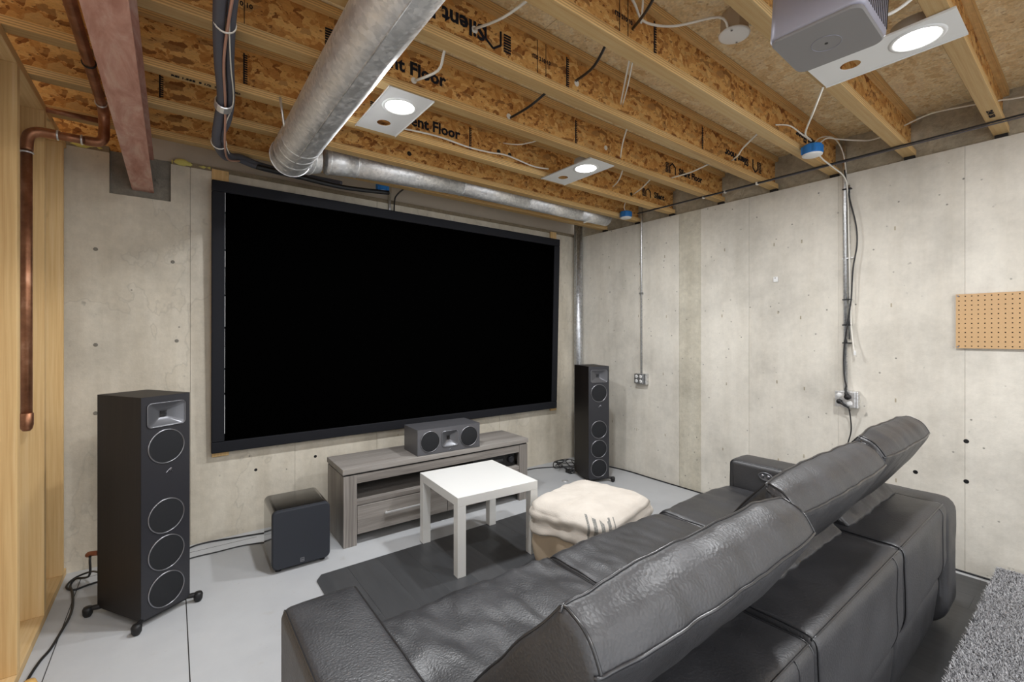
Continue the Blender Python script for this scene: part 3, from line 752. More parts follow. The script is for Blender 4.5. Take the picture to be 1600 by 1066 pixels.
# ------------------------------------------------------------------ ceiling box and wires
sb = thing('ceiling_box', 'round tan ceiling box with white cover, hanging left of the projector', 'electrical box', (1.86, .93, 2.60))
obj('box_body', lathe(bmesh.new(), (1.86,.93,2.606), (.04,-.03,1), [(0,0),(.05,0),(.056,.01),(.056,.075),(.05,.092),(0,.092)], 8), MAT['smoke'], sb, bevel=.003)
obj('cover', lathe(bmesh.new(), (1.86,.93,2.606), (.04,-.03,1), [(0,-.006),(.052,-.006),(.060,-.002),(.060,.002),(0,.002)], 32), MAT['white_paint'], sb, smooth=True)
for s in (-1, 1): obj('screw', lathe(bmesh.new(), (1.86+s*.045,.93+s*.012,2.599), (0,0,-1), [(0,.003),(.004,.0025),(.004,0)], 10), MAT['projector_base'], sb)
W_ = [
 ('white', [(1.81,.93,2.615),(1.70,.91,2.60),(1.61,1.03,2.595),(1.54,1.085,2.598),(1.47,1.10,2.60),(1.40,1.08,2.62),(1.28,1.06,2.66),(1.2,1.05,2.69)], .005, 'white cable sagging from the tan ceiling box leftwards'),
 ('white', [(1.93,.9,2.66),(1.96,.86,2.66),(2.0,.80,2.69)], .004, 'short white cable entering the ceiling box from the right'),
 ('white', [(1.44,1.08,2.56),(1.425,1.06,2.62),(1.40,1.04,2.69)], .004, 'white cable stub looping at the joist web near the top edge'),
 ('black', [(1.44,1.12,2.56),(1.31,.94,2.50),(1.15,.735,2.49)], .0055, 'black cable at the very top, crossing into the joist beside the white loop'),
 ('white', [(.95,1.51,2.57),(.96,1.32,2.515),(.97,1.13,2.50)], .005, 'white cable entering the joist web beside the upside-down house emblem'),
 ('white', [(.89,1.92,2.53),(.915,1.74,2.503),(.88,1.62,2.51),(.86,1.52,2.52)], .006, 'white cable entering the joist web above the lamp nearest the duct'),
 ('black', [(1.52,1.51,2.56),(1.44,1.32,2.512),(1.33,1.13,2.51)], .006, 'upper black cable stub between two joists at middle of ceiling'),
 ('black', [(1.44,1.92,2.52),(1.42,1.72,2.50),(1.40,1.52,2.51)], .006, 'lower black cable stub between two joists, left of its twin'),
 ('white', [(1.82,1.49,2.535),(1.62,1.30,2.50),(1.46,1.14,2.50)], .004, 'pair-like white wire crossing under the deck near the picture centre top'),
 ('white', [(1.835,1.49,2.535),(1.64,1.30,2.49),(1.48,1.14,2.50)], .003, 'thin white wire beside the wire at the picture centre top'),
 ('white', [(2.32,1.90,2.51),(2.12,1.72,2.49),(1.95,1.54,2.50)], .004, 'white wire hanging between joists above the middle lamp'),
 ('white', [(2.80,2.37,2.54),(2.62,2.16,2.50),(2.42,1.95,2.50)], .005, 'white wire hanging just right of the middle lamp'),
 ('white', [(2.96,1.50,2.515),(2.85,1.40,2.495),(2.75,1.32,2.49),(2.6,1.14,2.50)], .005, 'white cable nearest the blue box, entering printed joist web at right'),
 ('white', [(2.89,1.91,2.50),(2.86,1.72,2.485),(2.83,1.53,2.50)], .005, 'white cable entering second printed joist web at right'),
 ('white', [(3.06,2.37,2.53),(2.90,2.16,2.50),(2.74,1.94,2.50)], .005, 'white cable entering third printed joist web at right'),
 ('white', [(1.0,2.345,2.50),(1.22,2.345,2.515),(1.44,2.345,2.505),(1.60,2.345,2.512),(1.73,2.345,2.525),(1.95,2.345,2.505),(2.08,2.33,2.51)], .005, 'white cable lying along a joist between the two far lamps'),
 ('white', [(1.72,2.37,2.61),(1.74,2.20,2.55),(1.75,1.95,2.51)], .004, 'grey-white wire running into the hole of the third joist web'),
]
for c, pts, r, lab in W_:
    tag(obj('cable', T(pts, r, 8, 5), MAT['white_wire' if c == 'white' else 'black_cord'], smooth=True), lab, 'cable')
# grommets where cables enter the webs
for x, y, z, m_ in ((.955,1.515,2.57,'white_wire'),(.885,1.925,2.53,'white_wire'),(1.525,1.515,2.55,'white_wire'),(1.43,1.925,2.525,'white_wire'),(2.2,1.925,2.55,'white_wire'),(1.69,2.385,2.55,'dark'),(1.78,2.385,2.55,'dark'),(3.045,2.385,2.53,'dark'),(1.24,2.765,2.55,'dark')):
    obj('knockout', lathe(bmesh.new(), (x,y-.0055,z), (0,-1,0), [(0,.003),(.013,.003),(.015,0)], 14), MAT[m_], joists[y])
# blue junction boxes
def blue_box(x, y, z, lab, wires, dz=0):
    t = thing('junction_box', lab, 'electrical box', (x, y, z-.03), group='blue round junction boxes')
    obj('box_body', lathe(bmesh.new(), (x,y,z-.026), (0,0,1), [(0,0),(.048,0),(.050,.006),(.050,.05),(.046,.055),(0,.055)], 20), MAT['blue'], t, bevel=.001)
    for k in range(4): 
        a = k*PI/2+.5
        obj('box_lug', B(x+.047*math.cos(a)-.008, x+.047*math.cos(a)+.008, y+.047*math.sin(a)-.008, y+.047*math.sin(a)+.008, z-.02, z+.024), MAT['blue'], t, bevel=.002)
    obj('cover', lathe(bmesh.new(), (x,y,z-.026), (0,0,-1), [(0,.009),(.044,.009),(.052,.005),(.052,0)], 24), MAT['white_paint'], t, smooth=True)
blue_box(3.0, 1.04, 2.445, 'blue junction box with white cover at the right wall, fed by three white cables', 0)
blue_box(3.36, 2.69, 2.475, 'blue junction box under joist in far corner by the pole', 0)
blue_box(1.27, 3.31, 2.47, 'blue junction box hidden above the middle of the screen', 0)
for pts, r, lab in (
  ([(2.29,.752,2.452),(2.40,.83,2.40),(2.60,.93,2.41),(2.80,1.0,2.46),(2.94,1.03,2.49)], .0045, 'white cable running from the bright lamp plate down to the blue box'),
  ([(2.68,1.11,2.53),(2.78,1.075,2.54),(2.88,1.05,2.51),(2.96,1.03,2.485)], .004, 'short white cable from joist web into left side of the blue box'),
  ([(3.04,1.03,2.475),(3.16,1.02,2.55),(3.30,1.0,2.575),(3.40,.93,2.57),(3.45,.86,2.565),(3.46,.74,2.59)], .0045, 'white cable from blue box to the seventh joist along right wall'),
  ([(3.46,.72,2.60),(3.46,.60,2.625),(3.46,.46,2.61),(3.46,.34,2.59),(3.46,.2,2.57),(3.46,-.3,2.56)], .0045, 'white cable arching along the right wall toward the top right corner'),
  ([(3.03,1.05,2.48),(3.2,1.07,2.58),(3.4,1.07,2.64),(3.5,1.06,2.62),(3.56,1.05,2.55),(3.59,1.045,2.44)], .004, 'white cable arching from blue box to top of the conduit'),
  ([(3.04,1.03,2.44),(3.2,1.05,2.44),(3.4,1.06,2.44),(3.54,1.04,2.40),(3.585,1.035,2.30),(3.59,1.03,2.0),(3.59,1.02,1.5),(3.588,1.012,1.36),(3.57,.995,1.25)], .0045, 'white cable hanging from blue box down beside the wall conduit'),
  ([(3.36,2.68,2.49),(3.30,2.66,2.53),(3.27,2.6,2.60),(3.25,2.55,2.69)], .004, 'thin white cable rising from the far corner blue box'),
  ([(3.10,2.87,2.42),(3.07,2.89,2.41),(3.05,2.93,2.40)], .006, 'white bundle end hanging at the end of the small duct')):
    tag(obj('cable', T(pts, r, 8, 5), MAT['white_wire'], smooth=True), lab, 'cable')
rod = thing('cable_run', 'thin dark cables strung along the right wall under the joist ends', 'cable', (3.36, 1.0, 2.44))
obj('cable_strand', T([(3.365,-1.5,2.448),(3.36,.3,2.452),(3.355,1.5,2.452),(3.35,2.55,2.455)], .005, 8, 4), MAT['black_cord'], rod, smooth=True)
obj('cable_strand', T([(3.372,-1.5,2.436),(3.368,.3,2.443),(3.36,1.5,2.447),(3.352,2.55,2.452)], .004, 8, 4), mat_plain('grey_cord', srgb(90,86,90), .5), rod, smooth=True)
for y in (1.515, 1.925, 1.75): obj('clip', B(3.35,3.372,y-.006,y+.006,2.440,2.462), MAT['white_wire'], rod)

# ------------------------------------------------------------------ right wall fittings
def screwplate(bm, y, z): pass
c1 = thing('wall_conduit', 'slim vertical metal conduit on right wall above the four-hole outlet', 'conduit', (3.607, 2.70, .98))
obj('pipe', T([(3.607,2.70,.985),(3.607,2.70,2.44),(3.61,2.70,2.62)], .0095, 12, 1, False), MAT['conduit'], c1, smooth=True)
obj('clamp', B(3.60,3.62,2.68,2.72,1.75,1.765), MAT['conduit'], c1)
o1 = thing('power_outlet', 'grey metal outlet box with four white sockets in the far part of the right wall', 'outlet', (3.60, 2.69, .89))
obj('box_body', B(3.572, 3.618, 2.625, 2.735, .885, .985), MAT['conduit'], o1, bevel=.004)
obj('faceplate', B(3.568, 3.573, 2.655, 2.755, .888, .982), MAT['conduit'], o1, bevel=.002)
for dy in (-.024, .024):
    for dz in (-.022, .022):
        s = obj('socket', lathe(bmesh.new(), (3.5685,2.706+dy,.935+dz), (-1,0,0), [(0,.004),(.015,.004),(.0165,.002),(.0165,0)], 20), MAT['white_paint'], o1, smooth=True)
        obj('slot', B((3.5635,3.5645,2.706+dy-.006,2.706+dy-.004,.933+dz,.941+dz),(3.5635,3.5645,2.706+dy+.004,2.706+dy+.006,.933+dz,.941+dz)), MAT['dark'], s)
c2 = thing('wall_conduit', 'vertical metal conduit on the right wall above the plugged-in outlet', 'conduit', (3.605, 1.05, .98))
obj('pipe', T([(3.607,1.052,.985),(3.607,1.058,2.44),(3.61,1.06,2.66)], .0115, 12, 1, False), MAT['conduit'], c2, smooth=True)
obj('pipe', T([(3.609,1.030,1.33),(3.609,1.034,2.36)], .0065, 10, 1, False), MAT['conduit'], c2, smooth=True)
for z in (2.33, 1.59, 1.42, 1.30): obj('zip_tie', B(3.585,3.618,1.018,1.067,z,z+.008), MAT['black_cord'] if z > 1.32 else MAT['dark'], c2, bevel=.002)
obj('clamp', B(3.60,3.62,1.01,1.07,1.868,1.875), MAT['conduit'], c2)
o2 = thing('power_outlet', 'grey metal outlet box with two black plugs, on the right wall beside the pegboard', 'outlet', (3.60, 1.035, .87))
obj('box_body', B(3.570, 3.618, .975, 1.075, .875, .985), MAT['conduit'], o2, bevel=.005)
obj('faceplate', B(3.564, 3.571, .99, 1.10, .878, .982), MAT['conduit'], o2, bevel=.002)
for y, z in ((1.075,.955),(1.018,.905)):
    s = obj('socket', lathe(bmesh.new(), (3.5645,y,z), (-1,0,0), [(0,.003),(.015,.003),(.0165,.001),(.0165,0)], 20), MAT['white_paint'], o2, smooth=True)
p1 = thing('plug', 'upper black plug in the right wall outlet', 'plug', (3.55, 1.03, .95))
obj('plug_body', lathe(bmesh.new(), (3.562,1.028,.948), (-1,0,0), [(0,.024),(.016,.022),(.019,.012),(.019,0)], 20), MAT['rubber'], p1, smooth=True)
obj('strain_relief', T([(3.548,1.030,.955),(3.555,1.038,.99),(3.575,1.04,1.02)], [.010,.007,.005], 10, 4), MAT['rubber'], p1, smooth=True)
p2 = thing('plug', 'lower black plug pulled sideways in the right wall outlet', 'plug', (3.55, 1.06, .91))
obj('plug_body', lathe(bmesh.new(), (3.562,1.075,.915), (-1,-.2,-.1), [(0,.024),(.014,.022),(.016,.012),(.016,0)], 20), MAT['rubber'], p2, smooth=True)
obj('strain_relief', T([(3.55,1.07,.912),(3.548,1.045,.895),(3.555,1.02,.875)], [.010,.008,.005], 10, 4), MAT['rubber'], p2, smooth=True)
obj('power_cord', T([(3.575,1.04,1.02),(3.585,1.055,1.10),(3.585,1.055,1.27),(3.58,1.035,1.42),(3.583,1.015,1.60),(3.585,1.005,1.80),(3.588,.985,1.95),(3.588,.99,2.08),(3.585,1.02,2.24),(3.585,1.04,2.36),(3.575,1.05,2.46)], .0045, 8, 6), MAT['black_cord'], p1, smooth=True)
obj('power_cord', T([(3.555,1.02,.875),(3.575,1.018,.82),(3.60,1.02,.72),(3.60,1.04,.62),(3.60,1.05,.50),(3.595,1.06,.2),(3.59,1.08,.01)], .004, 8, 6), MAT['black_cord'], p2, smooth=True)
tag(obj('network_plug', B(3.562,3.575,.985,.997,1.225,1.255), MAT['white_paint'], bevel=.002), 'small clear-white network plug dangling beside the conduit', 'plug')
wp = thing('wall_plate', 'tiny white wall clip alone on the bare right wall', 'wall plate', (3.615, 1.495, 1.74))
obj('plate', B(3.612, 3.6195, 1.478, 1.512, 1.755, 1.795), MAT['white_paint'], wp, bevel=.003)
obj('screw', lathe(bmesh.new(), (3.612,1.497,1.785), (-1,0,0), [(0,.002),(.004,.001),(.004,0)], 10), MAT['projector_base'], wp)
# pegboard
pb = thing('pegboard', 'tan perforated hardboard panel screwed to the right wall', 'pegboard', (3.606, .2, 1.28))
bm = bmesh.new(); pitch = .0258; ny, nz = 26, 12; rr = .0034; y0_ = .5205; z0_ = 1.2815; X_ = 3.606
for i in range(ny):
    for j in range(nz):
        cyy = y0_-pitch*(i+.5); czz = z0_+pitch*(j+.5)
        O = []; I = []
        for k in range(8):
            a = k*PI/4; m_ = max(abs(math.cos(a)), abs(math.sin(a)))
            O.append(bm.verts.new((X_, cyy+pitch/2*math.cos(a)/m_, czz+pitch/2*math.sin(a)/m_)))
            I.append(bm.verts.new((X_, cyy+rr*math.cos(a), czz+rr*math.sin(a))))
        for k in range(8): bm.faces.new((O[k], O[(k+1)%8], I[(k+1)%8], I[k]))
bmesh.ops.remove_doubles(bm, verts=bm.verts[:], dist=.0002)
pbo = obj('panel', bm, MAT['pegboard'], pb); md = pbo.modifiers.new('s', 'SOLIDIFY'); md.thickness = .005; md.offset = 0
obj('spacer', B((3.6085,3.6195,.49,.505,1.285,1.588),(3.6085,3.6195,.1,.115,1.285,1.588)), MAT['pegboard'], pb)
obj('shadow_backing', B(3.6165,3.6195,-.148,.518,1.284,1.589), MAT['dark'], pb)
for z in (1.29, 1.582): obj('screw', lathe(bmesh.new(), (3.6035,.512,z-.0), (-1,0,0), [(0,.002),(.005,.0015),(.005,0)], 12), MAT['projector_base'], pb)

# ------------------------------------------------------------------ dark plank flooring patch
pf = thing('plank_flooring', 'dark grey vinyl plank floor patch laid under table and sofa', 'flooring', (2.1, .6, 0)); pf['kind'] = 'structure'; del pf['category']; pf.name = 'floor_mat'
import itertools
pw = .178; x = .632; pi_ = 0; first = None
rnd = random.Random(3)
while x < 3.54:
    x1 = min(x+pw, 3.545); y = 2.665; first_l = rnd.uniform(.35, 1.2)
    L = first_l
    if x > 2.35: y = 1.30
    while y > -2.5:
        yy = max(y-L, -2.5)
        if x < .64 and y > 2.6:   # clipped outer corner
            bm = bmesh.new()
            pts = [(x+.035,y),(x1-.001,y),(x1-.001,yy+.001),(x,yy+.001),(x,y-.05)]
            lo = [bm.verts.new((a,b,0)) for a,b in pts]; hi = [bm.verts.new((a,b,.008)) for a,b in pts]
            bm.faces.new(lo[::-1]); bm.faces.new(hi)
            for i in range(5): bm.faces.new((lo[i], lo[(i+1)%5], hi[(i+1)%5], hi[i]))
        else: bm = B(x, x1-.0005, yy+.0005, y, 0, .008)
        obj('plank', bm, MAT['plank'], pf)
        y = yy; L = 1.22
    x = x1; pi_ += 1
    if x1 >= 3.545: break

# ------------------------------------------------------------------ projection screen
def screen():
    W0, H0 = 3.045, 1.776
    tilt = math.atan2(.05, 1.776)
    t = thing('projection_screen', 'huge wall-mounted projection screen, black image in a wide black frame', 'screen', (1.722, 3.502, .583))
    t.rotation_euler = (tilt, 0, 0)
    fw, d = .072, .035
    for nm, b in (('frame_bar', (-W0/2, W0/2, 0, d, 0, fw)), ('frame_bar', (-W0/2, W0/2, 0, d, H0-fw, H0)), ('frame_bar', (-W0/2, -W0/2+fw, 0, d, fw, H0-fw)), ('frame_bar', (W0/2-fw, W0/2, 0, d, fw, H0-fw))):
        obj(nm, B(*b), MAT['black_felt'], t, world=False, bevel=.006)
    obj('screen_fabric', B(-W0/2+fw*.9, W0/2-fw*.9, .012, .016, fw*.9, H0-fw*.9), MAT['screen_black'], t, world=False)
    bm = bmesh.new(); z = fw+.05
    rr_ = random.Random(2)
    while z < H0-fw-.02:
        l = rr_.uniform(.05,.2); box(bm, -W0/2+fw-.0005, -W0/2+fw+rr_.uniform(.0012,.003), .0105, .013, z, min(z+l, H0-fw)); z += l+rr_.uniform(.0,.02)
    obj('white_edge', bm, MAT['white_edge'], t, world=False)
    tag(t.children[-1], 'thin sliver of white screen cloth showing along the left')
    return t
screen()
for x0, x1, lab in ((.205,.300,'upright pine board behind the left end of the screen'),(3.19,3.275,'upright pine board behind the right end of the screen')):
    tag(obj('mounting_board', B(x0, x1, YB-.018, YB-.001, .552, 2.452), MAT['stud'], bevel=.002, seg=1), lab, 'board')
cdt = thing('wall_conduit', 'short grey conduit rising behind the top edge of the screen', 'conduit', (1.32, 3.54, 2.2))
obj('pipe', T([(1.42,3.545,2.2),(1.42,3.545,2.62)], .011, 10, 1, False), MAT['galv_pipe'], cdt, smooth=True)
obj('cable_tail', T([(1.455,3.53,2.2),(1.455,3.53,2.44),(1.48,3.52,2.52),(1.56,3.47,2.60),(1.62,3.42,2.69)], .006, 8, 5), MAT['black_cord'], cdt, smooth=True)

# ------------------------------------------------------------------ loudspeakers
def driver(t, x, z, r, y=0, ring='ring'):
    d = obj('woofer', lathe(bmesh.new(), (x,y,z), (0,-1,0), [(0,.0065),(r*.55,.006),(r*.93,.003)], 40), MAT['grille'], t, world=False, smooth=True)
    obj('trim_ring', lathe(bmesh.new(), (x,y,z), (0,-1,0), [(r*.93,.0),(r*.93,.0045),(r*.965,.0055),(r,.003),(r,0)], 44), MAT[ring], d, world=False, smooth=True)
def horn(t, x, z, w, h, y=0):
    """rounded flare that sinks to a slotted ribbon tweeter"""
    bm = bmesh.new(); loops = []
    n = 5; N_ = None
    for s, dy, r in ((1.0,0,.018),(1.0,-.004,.018),(.95,-.004,.016),(.90,0,.015),(.55,.016,.010),(.26,.028,.004)):
        ww = w*s if s > .6 else w*s*(.85 if s > .5 else .75); hh = h*s
        loops.append([bm.verts.new((x+a, y+dy, z+b)) for a, b in rbox2d(ww, hh, min(r, ww*.45, hh*.45), n)])
    N_ = len(loops[0])
    for A, Bq in zip(loops, loops[1:]):
        for i in range(N_): bm.faces.new((A[i], A[(i+1)%N_], Bq[(i+1)%N_], Bq[i]))
    bm.faces.new(loops[-1])
    hn = obj('tweeter_horn', bm, MAT['horn'], t, world=False, smooth=True)
    bm = bmesh.new(); tube(bm, [(x+a, y-.004, z+b) for a, b in rbox2d(w, h, .018, 6)+rbox2d(w, h, .018, 6)[:1]], .0018, 6, 1, False, False)
    obj('horn_trim', bm, MAT['ring'], hn, world=False, smooth=True)
    bm = bmesh.new()
    for k in range(4): box(bm, x-w*.08, x+w*.08, y+.020, y+.027, z-h*.11+k*h*.065, z-h*.11+k*h*.065+h*.03)
    obj('tweeter_grille', bm, MAT['dark'], hn, world=False)
def front_with_holes(t, w, h, rects, circ, y, mat, z0):
    bm = bmesh.new()
    v = [bm.verts.new((x, y, z)) for x, z in ((-w/2,z0),(w/2,z0),(w/2,z0+h),(-w/2,z0+h))]
    E = [bm.edges.new((v[i], v[(i+1)%4])) for i in range(4)]
    for (x, z, ww, hh, r) in rects:
        c = [bm.verts.new((x+a, y, z+b)) for a, b in rbox2d(ww, hh, r, 5)]; E += [bm.edges.new((c[i], c[(i+1)%len(c)])) for i in range(len(c))]
    bmesh.ops.triangle_fill(bm, use_beauty=True, use_dissolve=False, edges=E)
    return obj('baffle', bm, mat, t, world=False)
def squiggle(t, x, y, z, s):
    """the small bent-stroke emblem"""
    bm = bmesh.new()
    tube(bm, [(x-.9*s,y,z-.5*s),(x-.2*s,y,z+.2*s),(x+.5*s,y,z+.6*s),(x+.55*s,y,z+.35*s),(x+.1*s,y,z-.1*s)], .0016, 6, 4)
    tube(bm, [(x+.1*s,y,z-.0*s),(x+.5*s,y,z+.0*s),(x+.9*s,y,z-.5*s)], .0016, 6, 4)
    obj('emblem', bm, MAT['ring'], t, world=False)
def tower(label, loc, rz, w=.22, d=.32):
    t = thing('tower_speaker', label, 'speaker', (*loc, 0), rz, 'pair of black floor speakers')
    z0, z1 = .035, 1.068; y0 = -d/2
    bm = bmesh.new()       # open-front cabinet so that the flare can sink in
    box(bm, -w/2, w/2, y0+.05, d/2, z0, z1)
    obj('cabinet', bm, MAT['speaker_black'], t, world=False)
    obj('cabinet_wall', B((-w/2,-w/2+.015,y0,y0+.05,z0,z1),(w/2-.015,w/2,y0,y0+.05,z0,z1),(-w/2+.015,w/2-.015,y0,y0+.05,z1-.015,z1),(-w/2+.015,w/2-.015,y0,y0+.05,z0,z0+.015)), MAT['speaker_black'], t, world=False)
    front_with_holes(t, w-.002, z1-z0-.002, [(0,.978,.168,.112,.018)], [], y0-.0012, MAT['baffle'], z0+.001)
    horn(t, 0, .978, .170, .114, y0-.001)
    for z in (.822, .487, .310, .133): driver(t, 0, z, .083, y0-.001)
    squiggle(t, .012, y0-.003, .702, .016)
    for sx in (-1, 1):
        for sy in (-1, 1):
            f = obj('foot', T([(sx*(w/2-.03), sy*(d/2-.03), .034),(sx*(w/2+.012), sy*(d/2+.008), .036),(sx*(w/2+.03), sy*(d/2+.022), .030)], [.011,.012,.014], 10, 4), MAT['rubber'], t, world=False, smooth=True)
            obj('foot_pad', lathe(bmesh.new(), (sx*(w/2+.028), sy*(d/2+.02), 0), (0,0,1), [(0,0),(.012,0),(.019,.012),(.021,.035),(.016,.046),(0,.048)], 18), MAT['rubber'], f, world=False, smooth=True)
    obj('plinth', B(-w/2+.012, w/2-.012, -d/2+.012, d/2-.012, .022, .035), MAT['rubber'], t, world=False)
    return t
def place_corner(cx, cy, th, w, d):
    c, s = math.cos(th), math.sin(th); return (cx+c*w/2-s*d/2, cy+s*w/2+c*d/2)
th = math.radians(32); tower('large black tower speaker standing left of the screen near the stud wall', place_corner(-.118, 2.678, th, .22, .33), th, .22, .33)
th = math.radians(-20); tower('black tower speaker standing in the far right corner below the pipe', place_corner(3.024, 2.843, th, .21, .30), th, .21, .30)

th = math.radians(-2.5)
cs_ = thing('centre_speaker', 'grey centre speaker lying on top of the oak media console', 'speaker', (*place_corner(1.37, 2.912, th, .505, .25), .5), th)
w, d, h = .505, .25, .186
obj('cabinet', B(-w/2, w/2, -d/2+.05, d/2, .004, h), MAT['silver_baffle'], cs_, world=False)
obj('cabinet_wall', B((-w/2,-w/2+.012,-d/2,-d/2+.05,.004,h),(w/2-.012,w/2,-d/2,-d/2+.05,.004,h),(-w/2+.012,w/2-.012,-d/2,-d/2+.05,h-.012,h),(-w/2+.012,w/2-.012,-d/2,-d/2+.05,.004,.016)), MAT['silver_baffle'], cs_, world=False)
front_with_holes(cs_, w-.001, h-.005, [(0,.100,.128,.112,.018)], [], -d/2-.001, MAT['silver_baffle'], .0045)
horn(cs_, 0, .100, .130, .114, -d/2-.001)
for sx in (-1, 1): driver(cs_, sx*.158, .095, .076, -d/2-.001)
squiggle(cs_, .0, -d/2-.003, .022, .010)
for sx in (-1, 1): obj('foot', B(sx*.2-.01, sx*.2+.01, -.1, .1, 0, .004), MAT['rubber'], cs_, world=False)

th = math.radians(-1)
su = thing('subwoofer', 'glossy black cube subwoofer on the floor left of the media console', 'subwoofer', (*place_corner(.447, 2.83, th, .312, .33), 0), th)
w, d, h = .312, .33, .352
P = rbox2d(w, h-.02, .03, 6)
bm = bmesh.new(); R0 = [bm.verts.new((a, -d/2+.03, b+h/2+.01)) for a, b in P]; R1 = [bm.verts.new((a, d/2, b+h/2+.01)) for a, b in P]
n = len(P)
for i in range(n): bm.faces.new((R0[i], R0[(i+1)%n], R1[(i+1)%n], R1[i]))
bm.faces.new(R0); bm.faces.new(R1[::-1])
obj('cabinet', bm, MAT['gloss_black'], su, world=False, bevel=.004)
bm = bmesh.new(); rings = []
for y, s in ((-d/2+.028, 1), (-d/2+.008, 1), (-d/2+.002, .985), (-d/2, .96)):
    rings.append([bm.verts.new((a*s, y, b*s+h/2+.01)) for a, b in P])
for A, Bq in zip(rings, rings[1:]):
    for i in range(n): bm.faces.new((A[i], A[(i+1)%n], Bq[(i+1)%n], Bq[i]))
bm.faces.new(rings[0]); bm.faces.new(rings[-1])
obj('grille', bm, MAT['sub_grille'], su, world=False, bevel=0)
bm = B(.0-.011, .011, -d/2-.0025, -d/2-.0005, .036, .060)
bd = obj('badge', bm, MAT['ring'], su, world=False)
bm = bmesh.new()
for k in range(3): box(bm, -.008+k*.006, -.0045+k*.006, -d/2-.0032, -d/2-.0024, .049, .057); box(bm, -.008+k*.006, -.0045+k*.006, -d/2-.0032, -d/2-.0024, .039, .045)
obj('badge_mark', bm, MAT['dark'], bd, world=False)
for sx in (-1, 1):
    for sy in (-1, 1): obj('foot', cyl(bmesh.new(), (sx*.12,sy*.12,0), (sx*.12,sy*.12,.022), .016, n=16), MAT['rubber'], su, world=False)

# ------------------------------------------------------------------ media console
mc = thing('media_console', 'long low grey-oak television console standing under the screen', 'console', (1.607, 3.09, 0), math.radians(-.8))
X0, X1, Y0, Y1 = -.742, .742, -.19, .19
obj('top', B(X0-.006, X1+.006, Y0-.004, Y1, .466, .502), MAT['grey_oak'], mc, world=False, bevel=.002, seg=1)
obj('top_gap_shade', B(X0+.006, X1-.006, Y0+.008, Y1-.005, .455, .466), MAT['dark'], mc, world=False)  # near-black strip painted for the shade in the gap under the top
for s, xa in ((-1, X0), (1, X1-.085)):
    obj('post', B(xa, xa+.085, Y0, Y0+.03, 0, .455), MAT['grey_oak_v'], mc, world=False, bevel=.002, seg=1)
    xs0 = xa if s < 0 else X1-.03
    obj('side_panel', B(xs0, xs0+.03, Y0+.03, Y1, 0, .455), MAT['grey_oak_v'], mc, world=False, bevel=.001, seg=1)
obj('rail', B(X0+.085, X1-.085, Y0+.004, Y0+.03, .398, .455), MAT['grey_oak'], mc, world=False, bevel=.001, seg=1)
obj('shelf', B(X0+.03, X1-.03, Y0+.004, Y1-.01, .255, .283), MAT['grey_oak'], mc, world=False, bevel=.001, seg=1)
obj('bottom_panel', B(X0+.03, X1-.03, Y0+.02, Y1-.01, .062, .078), MAT['grey_oak'], mc, world=False)
obj('back_panel', B(X0+.03, X1-.03, Y1-.012, Y1-.004, .06, .455), MAT['grey_oak'], mc, world=False)
obj('divider', B(-.008, .008, Y0+.03, Y1-.012, .078, .255), MAT['grey_oak_v'], mc, world=False)
for s in (0, 1):
    xa = X0+.088 if s == 0 else .003; xb = -.003 if s == 0 else X1-.088
    dr = obj('drawer', B(xa, xb, Y0+.002, Y0+.022, .070, .250), MAT['grey_oak'], mc, world=False, bevel=.0015, seg=1)
    xm = (xa+xb)/2
    obj('handle', B((xm-.15,xm+.15,Y0-.022,Y0-.012,.168,.178),(xm-.14,xm-.13,Y0-.012,Y0+.003,.169,.177),(xm+.13,xm+.14,Y0-.012,Y0+.003,.169,.177)), MAT['steel'], dr, world=False, bevel=.0015)
rc = thing('av_receiver', 'black receiver with round knob inside the right end of the console', 'receiver', (2.05, 3.06, .283), math.radians(-.8))
obj('chassis', B(-.20, .20, -.12, .13, .006, .104), MAT['dark'], rc, world=False, bevel=.002)
obj('volume_knob', lathe(bmesh.new(), (.155,-.12,.06), (0,-1,0), [(.026,0),(.026,.018),(.022,.02),(0,.02)], 28), MAT['baffle'], rc, world=False, smooth=True)
obj('input_knob', lathe(bmesh.new(), (-.155,-.12,.06), (0,-1,0), [(.022,0),(.022,.016),(.019,.018),(0,.018)], 28), MAT['baffle'], rc, world=False, smooth=True)
obj('display', B(-.08, .08, -.1225, -.1195, .055, .075), MAT['gloss_black'], rc, world=False)
for sx in (-.17, .17): obj('foot', B(sx-.015, sx+.015, -.1, .1, 0, .006), MAT['rubber'], rc, world=False)

# ------------------------------------------------------------------ white side table
tb = thing('side_table', 'square white lacquered side table between console and sofa', 'table', (1.549, 2.417, .008), math.radians(-3.7))
obj('table_top', B(-.275, .275, -.275, .275, .395, .447), MAT['white_lacquer'], tb, world=False, bevel=.0015)
for sx in (-1, 1):
    for sy in (-1, 1):
        obj('leg', B(sx*.275-(.052 if sx > 0 else 0), sx*.275+(.052 if sx < 0 else 0), sy*.275-(.052 if sy > 0 else 0), sy*.275+(.052 if sy < 0 else 0), 0, .3945), MAT['white_lacquer'], tb, world=False, bevel=.0015)

